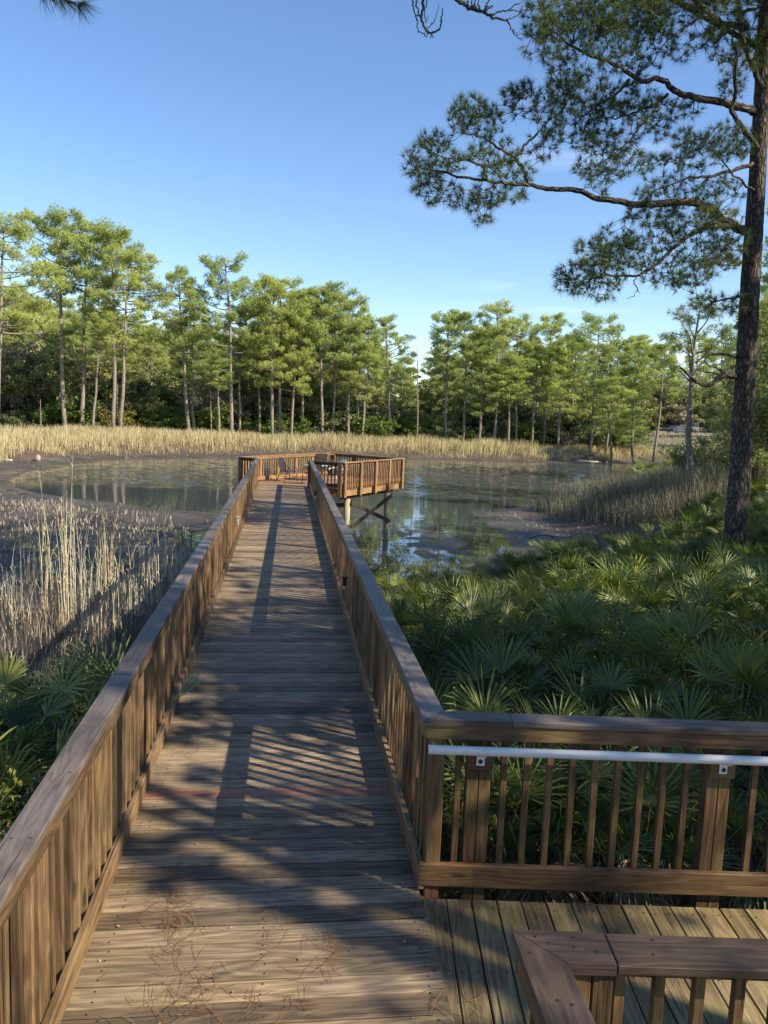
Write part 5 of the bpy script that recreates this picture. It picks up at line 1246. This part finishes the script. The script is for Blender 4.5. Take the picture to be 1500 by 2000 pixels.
blobs = [(130,620,50,60),(200,560,60,60),(180,720,60,80),(250,760,70,50),(370,825,60,60),(330,430,80,60),(400,480,80,70),(300,480,50,60),(430,600,110,60),(520,400,80,70),(560,355,60,34),(680,470,50,100),(620,570,60,60),(640,440,60,80),(480,680,100,60),(500,760,60,40),(120,690,40,60),(400,770,70,50),(250,640,80,50),
 (600,80,60,90),(680,60,100,80),(620,180,80,60),(750,120,120,100),(720,280,80,80),(800,380,110,100),(850,470,110,80),(900,180,110,110),(950,80,150,90),(1050,150,100,80),(1100,60,130,80),(980,380,100,70),(1000,440,80,60),(880,560,120,60),(940,640,120,60),(800,660,60,40),(850,700,60,60),(1080,500,70,50),(1150,420,90,50),(1020,260,60,40),(830,60,120,80),(700,350,70,60),(780,540,60,50),
 (1180,560,70,60),(1250,600,100,70),(1100,650,80,50),(1340,560,90,80),(1400,560,60,60),(1200,740,120,50),(1050,750,80,50),(1330,740,80,50),
 (1050,840,120,50),(1180,850,140,70),(1300,840,100,60),(1360,960,90,80),(1220,960,140,90),(1050,930,110,60),(900,950,100,70),(820,1010,90,80),(750,1080,80,60),(830,1130,90,50),(950,1000,120,70),(1080,1060,80,60),(1200,1060,100,60),(1290,1020,90,60),(1180,1110,60,40),(710,1110,40,36),(860,1060,90,60),
 (1300,60,110,80),(1340,170,100,80),(1440,120,70,90),(1250,150,60,40),(1380,260,60,50),(1360,340,50,60),(1470,200,40,60),(1150,200,60,40),(1330,1190,90,40),(1240,1170,60,30),(1150,0,200,60),(900,0,200,50),(1350,0,120,60),(1400,1190,50,40)]
rs = NR_(303); node_xyz = np.array([q for q, _ in nodes]); tufts = []; tl = []
ND = node_xyz
def pix(P):
    v = P-CAM; zc = v@fw; return np.stack([750+F_PX*(v@rt)/zc, 1000+F_PX*(v@dn)/zc], -1)
npx = pix(ND)
for cx, cy, rx, ry in blobs:
    n = int(pi*rx*ry/320); lum = rs.uniform(.1, .6)+(.3 if cx > 1250 or (cx in (330, 680, 620, 940, 640)) else 0)  # sunlit clumps get lighter needles, the light is put into their colour
    for i in range(n):
        a = rs.uniform(0, 6.3); r = sqrt(rs.rand()); px, py = Z4(cx+cos(a)*rx*r, cy+sin(a)*ry*r)
        j = np.argmin(((npx-[px, py])**2).sum(1)); Yd = ND[j][1]+rs.normal(0, .38); tufts.append(uy(px, py, Yd)); tl.append(lum+rs.normal(0, .1))
tufts = np.array(tufts); tl = np.array(tl)
# twigs: every tuft joins the nearest wood, nearest tufts first, so the twigs branch
allN = list(ND); tw = MB(44); dirs = np.zeros((len(tufts), 3)); dist = np.array([np.min(((ND-t)**2).sum(1)) for t in tufts]); order = np.argsort(dist)
arr = np.zeros((len(ND)+3*len(tufts), 3)); arr[:len(ND)] = ND; cnt = len(ND)
for o_ in order:
    t = tufts[o_]; dd = arr[:cnt]-t; w = (dd**2).sum(1); j = int(np.argmin(w)); a = arr[j].copy(); L_ = sqrt(w[j])
    if L_ < .03: dirs[o_] = [0, 0, 1]; continue
    md = (a+t)/2+rs.normal(0, .07*L_, 3)-[0, 0, .05*L_]
    tw.tube([a-BO, md-BO, t-BO], [.0075+.004*min(L_, 1), .0065, .0045], 3, cap=False)
    arr[cnt] = md; arr[cnt+1] = t; cnt += 2; dirs[o_] = unit(t-md)
tw.build("twigs", BARK, big)
V, r = bursts(tufts-BO, 34, .195, .0074, rs, .25, tl, dirs*1.15, .70)
link("needles", tri_mesh("big_pine_needles", V, r, N_NEAR), big)
print("tufts", len(tufts))
# the part of its crown above the picture
rs = NR_(404); cl = []; m2 = MB(66)
for i in range(30):
    z = rs.uniform(10.6, 17); f = (z-10.6)/6.4; a = i*2.4; Ln = (3.9-2.3*f)*rs.uniform(.6, 1.1); a0 = np.array([trunkP[-1][0]-.2, TY+.2, z]); 
    e_ = a0+[cos(a)*Ln, sin(a)*Ln, .25*Ln]; m2.tube(bez(a0, (a0+e_)/2, e_, 5)-BO, [.07, .05, .04, .03, .015], 5, cap=False)
    for q in range(5): c = a0+(e_-a0)*rs.uniform(.4, 1.05)+rs.normal(0, .45, 3); cl.append(c); m2.tube(np.array([a0+(e_-a0)*.6, c])-BO, [.02, .01], 3, cap=False)
cl = [c for c in cl if pix(c[None])[0][1] < -30]
m2.build("upper_limbs", BARK, big); P = np.vstack([clump_points(c, .62, .6, 55, rs, .5) for c in cl])
V, r = bursts(P-BO, 9, .20, .016, rs, .3); link("upper_needles", tri_mesh("big_pine_upper", V, r, N_NEAR), big)

# ---- slim half-bare pine in the middle distance
yp = uy(1356, 905, 40.0); sz = float(ground_z(yp[0], 40)); slim = empty("pine_tree", (yp[0], 40, sz), "slim half-bare young pine with curved limbs, left of the big dark trunk", "pine tree"); SO = np.array([yp[0], 40, sz])
def pl(pts_, Y_=40): return np.array([uy(px, py, Y_) for px, py in pts_])
tr = pl([(1354, 940), (1344, 860), (1347, 800), (1350, 745), (1353, 700), (1358, 660), (1364, 620), (1368, 598)]); tr[0][2] = sz-.2; Q, t = dens(tr, 26); m2 = MB(5); m2.tube(Q-SO, .17*(1-t)**.8+.02, 10, jit=.08); m2.build("trunk", BARK_FAR, slim, True)
cc = []
for i, (pp, r0, Yo) in enumerate([([(1351, 740), (1352, 700), (1345, 665), (1335, 648), (1318, 625)], .06, -.5), ([(1350, 735), (1349, 700), (1350, 683), (1349, 660)], .05, .4), ([(1358, 710), (1372, 696), (1381, 683), (1390, 668)], .05, -.3),
   ([(1354, 730), (1368, 716), (1384, 700), (1392, 686), (1402, 672)], .05, .5), ([(1358, 665), (1350, 640), (1346, 615)], .04, .3), ([(1362, 650), (1376, 632), (1384, 612), (1388, 600)], .04, -.3), ([(1348, 745), (1336, 730), (1320, 716), (1310, 708)], .05, .3),
   ([(1345, 655), (1325, 652), (1306, 658)], .03, .2), ([(1360, 690), (1392, 680), (1420, 660), (1434, 650)], .04, .3), ([(1353, 700), (1340, 690), (1318, 678)], .03, -.2), ([(1390, 668), (1408, 655), (1420, 640)], .03, 0), ([(1362, 640), (1366, 610), (1372, 585)], .03, 0)]):
    p3 = pl(pp, 40); p3[:, 1] += np.linspace(0, Yo, len(pp)); Q, t = dens(p3, 14); m2 = MB(20+i); m2.tube(Q-SO, r0*(1-t)+.012, 6, jit=.1); m2.build("limb", BARK_FAR, slim, True); cc += [Q[-1], Q[-4], Q[9]]
for px, py in [(1318, 612), (1332, 604), (1348, 600), (1385, 606), (1400, 618), (1396, 640), (1412, 652), (1420, 668), (1432, 676), (1404, 690), (1424, 640), (1300, 660), (1322, 668), (1376, 650), (1380, 700), (1416, 690), (1398, 712), (1370, 618), (1340, 624), (1434, 660), (1428, 700), (1356, 590)]: cc.append(uy(px, py, 40+np.random.RandomState(px).uniform(-.7, .7)))
rs = NR_(6); P = np.vstack([clump_points(c, .42, .6, 14, rs, .5) for c in cc]); m2 = MB(7)
for c in cc[36:]:
    j = np.argmin([np.linalg.norm(c-q) for q in cc[:36]]); m2.tube([cc[j]-SO, (cc[j]+c)/2-SO-[0, 0, .1], c-SO], [.022, .016, .008], 4, cap=False)
m2.build("twigs", BARK_FAR, slim)
V, r = bursts(P-SO, 14, .24, .018, rs, .2); link("needles", tri_mesh("slim_pine_needles", V, r, N_YOUNG), slim)

# ---- dark evergreen trees behind the big trunk, right edge
OH = [oak_variant(500+i, 9, R, 26000, .085, L_OAK, low=.04) for i, R in enumerate([3.6, 3.1])]
for i, (px, Yd, H, v, lab) in enumerate([(1478, 33, 6.2, 0, "dense dark evergreen tree right behind the big pine trunk"), (1545, 28, 9.5, 1, "tall dark evergreen tree at the right edge of the picture"), (1500, 46, 9, 1, "dark tree farther back between the big pine and the right edge"), (1436, 56, 5.5, 0, "low dark tree left behind the big pine trunk"), (1600, 36, 11, 0, "tall dark tree just beyond the right edge"), (1462, 70, 10, 1, "tree with grey green crown beyond the bank at the right"), (1420, 118, 13, 0, "round dark tree at the right end of the parking area"), (1500, 100, 14, 1, "high dark tree right of the parking area")]):
    p = uy(px, 900, Yd); plant_tree("oak_tree", OH[v], p[0], Yd, H, 9.0, lab, "tree", None, rz=i*1.9, sx=.85)
for i, (px, Yd, H, k_) in enumerate([(1530, 44, 15, 1), (1570, 60, 18, 0), (1490, 82, 17, 2), (1445, 130, 17, 3)]):
    p = uy(px, 900, Yd); plant_tree("pine_tree", FULL[k_], p[0], Yd, H, 20, ["leafy pine showing behind the upper trunk at the right edge", "pine at the right edge behind the dark evergreens", "pine right of the slim half-bare pine, farther back", "pine over the right end of the parking area"][i], "pine tree", None, rz=i*1.3, sx=1.25)
plant_tree("bush", BUSHV[3], *uy(1368, 880, 42)[:2], 2.3, 3.2, "dark bush at the foot of the slim pine", "bush")

# ---- trees on the near bank, right of and behind the photographer (out of frame; their crowns shade the walk and thicket)
SH = [pine_variant(800, .42, 3.2, 26, 1.0, N_NEAR, .30, .05, 8, BARK, 60), pine_variant(801, .5, 2.8, 24, 1.0, N_NEAR, .30, .05, 8, BARK, 60), pine_variant(802, .60, 2.4, 18, .8, N_NEAR, .30, .05, 8, BARK, 50, rad=.10)]
SHO = [oak_variant(810, 9, 3.6, 16000, .10, L_OAK), oak_variant(811, 9, 3.2, 14000, .10, L_OAK), oak_variant(812, 9, 3.2, 4400, .10, L_OAK), oak_variant(813, 9, 3.4, 4700, .10, L_OAK)]
shade = [('P', 12.6, -3.6, 26, 2), ('S', 11.6, 4.4, 15, 2), ('S', 11.4, 2.1, 14.5, 3), ('S', 17.4, 8.8, 12, 2), ('P', 20.5, -3.0, 17, 1), ('P', 22.0, 11.5, 17, 0), ('S', 21.5, 12.0, 13, 3), ('S', 24.5, 4.0, 16, 3), ('P', 27.0, 18.0, 18, 0), ('S', 13.6, -6.6, 13, 3)]
for i, (k_, x, y, H, v) in enumerate(shade):
    if k_ == 'P': plant_tree("pine_tree", SH[v], x, y, H, 20, "pine on the near bank outside the right edge of the picture", "pine tree", "near-bank pines outside the picture", rz=i*1.7, sx=1.3)
    else: plant_tree("oak_tree", SHO[v], x, y, H, 9, "evergreen oak on the near bank outside the right edge of the picture", "tree", "near-bank oaks outside the picture", rz=i*1.7, sx=.85)
# bare-branched tree whose limb hangs into the top of the picture
bare = empty("bare_tree", (8.0, -.68, -.9), "bare tree whose dark hanging twigs reach into the top of the picture", "tree"); BB = np.array([8.0, -.68, -.9])
m2 = MB(1); m2.tube([(0, 0, -.3), (.05, .1, 2.5), (-.1, .3, 5), (-.2, .7, 7.2), (-.1, .9, 9)], [.15, .13, .11, .08, .03], 12, jit=.08); m2.build("trunk", BARK_GREY, bare, True)
def bl_(pts_, Y_, r0, r1, nm="limb"):
    Q, t = dens([uy(px, py, Y_+k_*.02) for k_, (px, py) in enumerate(pts_)], max(8, len(pts_)*4)); m2 = MB(3); Q[1:-1] += NR_(int(pts_[0][0])).normal(0, .004, (len(Q)-2, 3)); m2.tube(Q-BB, r0+(r1-r0)*t, 6, jit=.25); m2.build(nm, BARK_GREY, bare, True)
jn = uy(885, -40, 6.0); m2 = MB(2); Q, t = dens([BB+[-.1, .45, 6.0], (BB+[-.1, .45, 6.0])*.5+jn*.5+[0, 0, .5], jn+[.0, -.1, .12], jn], 18); m2.tube(Q-BB, .055*(1-t)+.018, 8); m2.build("limb", BARK_GREY, bare, True)
kk_ = lambda L_: [(780+x/5.0, y/5.0) for x, y in L_]
bl_([(885, -40)]+kk_([(560, -10), (640, 55), (740, 95), (830, 130), (900, 165), (980, 185), (1050, 195)]), 6, .018, .007)
bl_(kk_([(1050, 195), (1085, 260), (1120, 330), (1180, 375), (1205, 385)]), 6, .006, .002)
bl_(kk_([(1110, 285), (1145, 315), (1175, 340)]), 6, .003, .0015)
bl_(kk_([(830, 105), (870, 80), (912, 55)]), 6, .010, .005)
bl_(kk_([(835, 85), (860, 30), (880, -20)]), 6, .006, .004)
bl_(kk_([(880, 160), (950, 115), (1060, 95), (1150, 50), (1230, -10)]), 6, .007, .003)
bl_(kk_([(1060, 98), (1180, 108), (1290, 92)]), 6, .005, .003)
bl_(kk_([(1040, 190), (1120, 170), (1180, 120), (1195, 60)]), 6, .005, .003)
for x0 in (665, 700, 735, 765): bl_(kk_([(x0+20, 85), (x0, 40), (x0+10, -15)]), 6, .007, .003)
jn2 = uy(826, -45, 6.1); m2 = MB(2); Q, t = dens([jn+[0, 0, .0], (jn+jn2)*.5+[0, 0, .1], jn2], 10); m2.tube(Q-BB, .02, 6); m2.build("limb", BARK_GREY, bare, True)
bl_([(826, -45)]+kk_([(228, -10), (232, 60), (215, 150), (230, 230), (262, 300), (320, 325), (370, 310), (405, 255), (415, 180), (428, 85)]), 6.1, .013, .004)
bl_(kk_([(255, 305), (290, 262), (350, 205), (375, 130), (382, 45)]), 6.1, .004, .002)
bl_(kk_([(128, -10), (135, 70), (165, 150), (175, 215), (165, 190)]), 6.1, .006, .003); bl_(kk_([(160, -10), (172, 80), (205, 170), (232, 225)]), 6.1, .006, .004)
bl_(kk_([(268, -10), (255, 90), (250, 170), (262, 235), (285, 155)]), 6.1, .005, .002); bl_(kk_([(185, 215), (178, 300), (215, 335), (250, 318)]), 6.1, .004, .003); bl_(kk_([(270, 300), (285, 335), (262, 358), (245, 345), (248, 320)]), 6.1, .003, .002)
bl_(kk_([(315, 325), (312, 345), (298, 370)]), 6.1, .003, .002); bl_(kk_([(316, 330), (325, 350), (328, 368)]), 6.1, .003, .002); bl_(kk_([(160, 150), (205, 152)]), 6.1, .004, .004)
# pine on the left, mostly out of frame, with one needle tuft hanging in at the top left
lp = empty("pine_tree", (-7.5, 3.5, -1.1), "pine outside the left edge whose needle spray hangs in at the top left", "pine tree"); LO = np.array([-7.5, 3.5, -1.1])
m2 = MB(4); m2.tube([(0, 0, -.3), (0, .1, 3), (.1, .1, 6), (.1, .2, 9), (.1, .2, 11.5)], [.2, .17, .15, .1, .03], 12, jit=.1); m2.build("trunk", BARK, lp, True)
tipA = uy(100, -12, 7); tA = uy(150, 8, 7); m2 = MB(5); Q, t = dens([LO+[0, .1, 6.6], (LO+[0, .1, 6.6])*.5+tipA*.5+[0, 0, .35], tipA, tA], 24); m2.tube(Q-LO, .05*(1-t)+.008, 7); m2.build("limb", BARK, lp, True)
rs = NR_(15); tp = np.array([uy(x, y, 7) for x, y in [(150, 8), (130, 2), (115, -6), (95, -10), (80, -14), (158, 4)]]); V, r = bursts(tp-LO, 60, .20, .0035, rs, .0, None, np.tile([[.5, .1, -.35]], (len(tp), 1)), .45); link("needles", tri_mesh("left_pine_tufts", V, r, N_NEAR), lp)
P = np.vstack([clump_points(LO+[rs.normal(0, 1.1), rs.normal(0, 1.1), 9.3+rs.normal(0, 1.0)], .55, .6, 30, rs) for _ in range(22)]); V, r = bursts(P-LO, 8, .22, .02, rs); link("upper_needles", tri_mesh("left_pine_upper", V, r, N_NEAR), lp)

# ------------------------------------------------------------------ parking area far right
def car(px, py, Yd, rz, label, paint, L_=4.5, W_=1.8, H_=1.45, suv=False):
    p = uy(px, py, Yd); z = float(ground_z(p[0], Yd)); r = empty("parked_car", (p[0], Yd, z), label, "car", "cars in the far parking area", rz)
    if suv: prof = [(-2.2, .35), (-2.25, .75), (-2.2, 1.05), (-2.05, 1.70), (-1.6, 1.78), (.3, 1.75), (.95, 1.15), (2.05, 1.0), (2.25, .8), (2.25, .35)]
    else: prof = [(-2.2, .32), (-2.25, .65), (-2.15, .95), (-1.6, 1.02), (-.95, 1.38), (.1, 1.42), (.95, 1.0), (1.95, .85), (2.22, .65), (2.22, .32)]
    n = len(prof); V = []
    for sy, ins in ((-1, 0), (1, 0)):
        for x, zz in prof: V.append((x, sy*(W_/2-(.16 if zz > 1.1 else 0)), zz))
    m2 = MB(1); m2.poly(V, [tuple(range(n))[::-1], tuple(range(n, 2*n))]+[(i, (i+1) % n, n+(i+1) % n, n+i) for i in range(n)]); m2.build("body", paint, r)
    zt = 1.66 if suv else 1.33; zb = 1.12 if suv else 1.03
    m2 = MB(2)
    for sy in (-1, 1):
        y0 = sy*(W_/2-.03); y1 = sy*(W_/2-.135); xa, xb = (-1.95, .75) if suv else (-1.35, .75)
        for a, b_ in ((xa, (xa+xb)/2-.06), ((xa+xb)/2+.06, xb)):
            sh = .35
            m2.poly([(a, y0, zb), (b_, y0, zb), (b_-(sh if b_ == xb else 0), y1+sy*.012, zt), (a+(sh*.7 if a == xa else 0), y1+sy*.012, zt)], [(0, 1, 2, 3)])
    m2.build("side_window", GLASSD, r)
    m2 = MB(2); xw = ((.98, 1.14), (.36, 1.70)) if suv else ((1.0, 1.0), (.18, 1.38))
    m2.poly([(xw[0][0]+.02, -W_/2+.18, xw[0][1]+.02), (xw[0][0]+.02, W_/2-.18, xw[0][1]+.02), (xw[1][0]+.02, W_/2-.26, xw[1][1]), (xw[1][0]+.02, -W_/2+.26, xw[1][1])], [(0, 1, 2, 3)]); m2.build("windscreen", GLASSD, r)
    for sx_ in (-1.4, 1.4):
        for sy in (-1, 1):
            m2 = MB(3); m2.tube([(sx_, sy*(W_/2-.2), .33), (sx_, sy*(W_/2+.01), .33)], .33, 18); w = m2.build("wheel", RUBBER, r)
            m2 = MB(3); m2.tube([(sx_, sy*(W_/2), .33), (sx_, sy*(W_/2+.025), .33)], .2, 12); m2.build("rim", HUBCAP, w)
    for sy in (-.62, .62):
        m2 = MB(3); m2.board((2.2, sy, .72), (1, 0, 0), (0, 1, 0), (0, 0, 1), .08, .34, .14, ch=.02); m2.build("headlight", LAMPCOV, r)
        m2 = MB(3); m2.board((-2.2, sy, .85), (1, 0, 0), (0, 1, 0), (0, 0, 1), .08, .25, .16, ch=.02); m2.build("tail_light", plain("red_lamp", (.3, .02, .02), .3), r)
    m2 = MB(3); m2.board((2.24, 0, .45), (1, 0, 0), (0, 1, 0), (0, 0, 1), .08, 1.6, .18, ch=.03); m2.board((-2.24, 0, .45), (1, 0, 0), (0, 1, 0), (0, 0, 1), .08, 1.6, .18, ch=.03); m2.build("bumper", METAL_D, r)
    return r
car(1321, 846, 150, .5, "dark blue-grey saloon car parked beyond the sandy bank", CAR_BLUE)
car(1350, 846, 153, -2.3, "silver blue off-road wagon parked behind the slim pine trunk", CAR_SILV, suv=True)
pf = empty("post_rail_fence", (70, 143, .6), "low dark post-and-rail fence along the parking area", "fence"); prev = None
for i, px in enumerate([1286, 1303, 1320, 1338, 1357, 1377, 1396, 1418]):
    p = uy(px, 850, 143); z = float(ground_z(p[0], 143)); c = np.array([p[0]-70, 0, z-.6])
    m2 = MB(i); m2.tube([c+[0, 0, -.2], c+[0, 0, .95]], .12, 8); m2.build("post", DIRTP, pf)
    if prev is not None: m2 = MB(i); m2.beam(prev+[0, 0, .78], c+[0, 0, .78], .12, .12); m2.build("rail", DIRTP, pf)
    prev = c
# driftwood and stone on the mud
def log(label, pts3, r0, seed, mat=None):
    m2 = MB(seed); Q, t = dens(pts3, 14); o = Q[0].copy(); m2.tube(Q-o, r0*(1-.5*t), 8, jit=.3); ob = link("driftwood", m2.mesh("driftwood", mat or DRIFT, True), None, tuple(o)); tag(ob, label, "driftwood")
g0 = uz(1145, 903, WZ)
log("pale bent branch lying in the shallows at the far right shore", [g0+[-3.2, .8, .02], g0+[-1, .2, .12], g0+[1.6, -.3, .10], g0+[2.2, .9, .06], g0+[.3, 1.5, .03], g0+[-1.6, 1.3, .0]], .12, 3)
g1 = uz(8, 901, -2.12); log("pale weathered log on the mud at the left edge", [g1+[-2.4, 0, .08], g1+[-.6, .2, .12], g1+[.6, .0, .08]], .16, 4)
m2 = MB(6); g2 = uz(74, 899, -2.1); rsx = NR_(3)
prof = [(.0, -.1), (.17, -.05), (.20, .10), (.17, .30), (.09, .42), (0, .43)]; m2.lathe((0, 0, 0), prof, 11); vv = m2.V[0]; vv += rsx.normal(0, .02, vv.shape); ob = link("stone", m2.mesh("stone", STONE, True), None, tuple(g2)); tag(ob, "pale upright stone on the left mud bank", "stone")
g3 = uz(955, 1010, -2.22); log("thin dark stick lying on the mud spit", [g3+[-.9, 0, .04], g3+[0, .1, .07], g3+[.9, .0, .03]], .03, 8, BARK_GREY)
g4 = uz(1075, 1055, -2.2); log("crooked twig lying on the mud below the dry grass", [g4+[-.9, .1, .04], g4+[-.3, 0, .22], g4+[.3, .2, .10], g4+[1.0, .0, .16]], .025, 9, BARK_GREY)
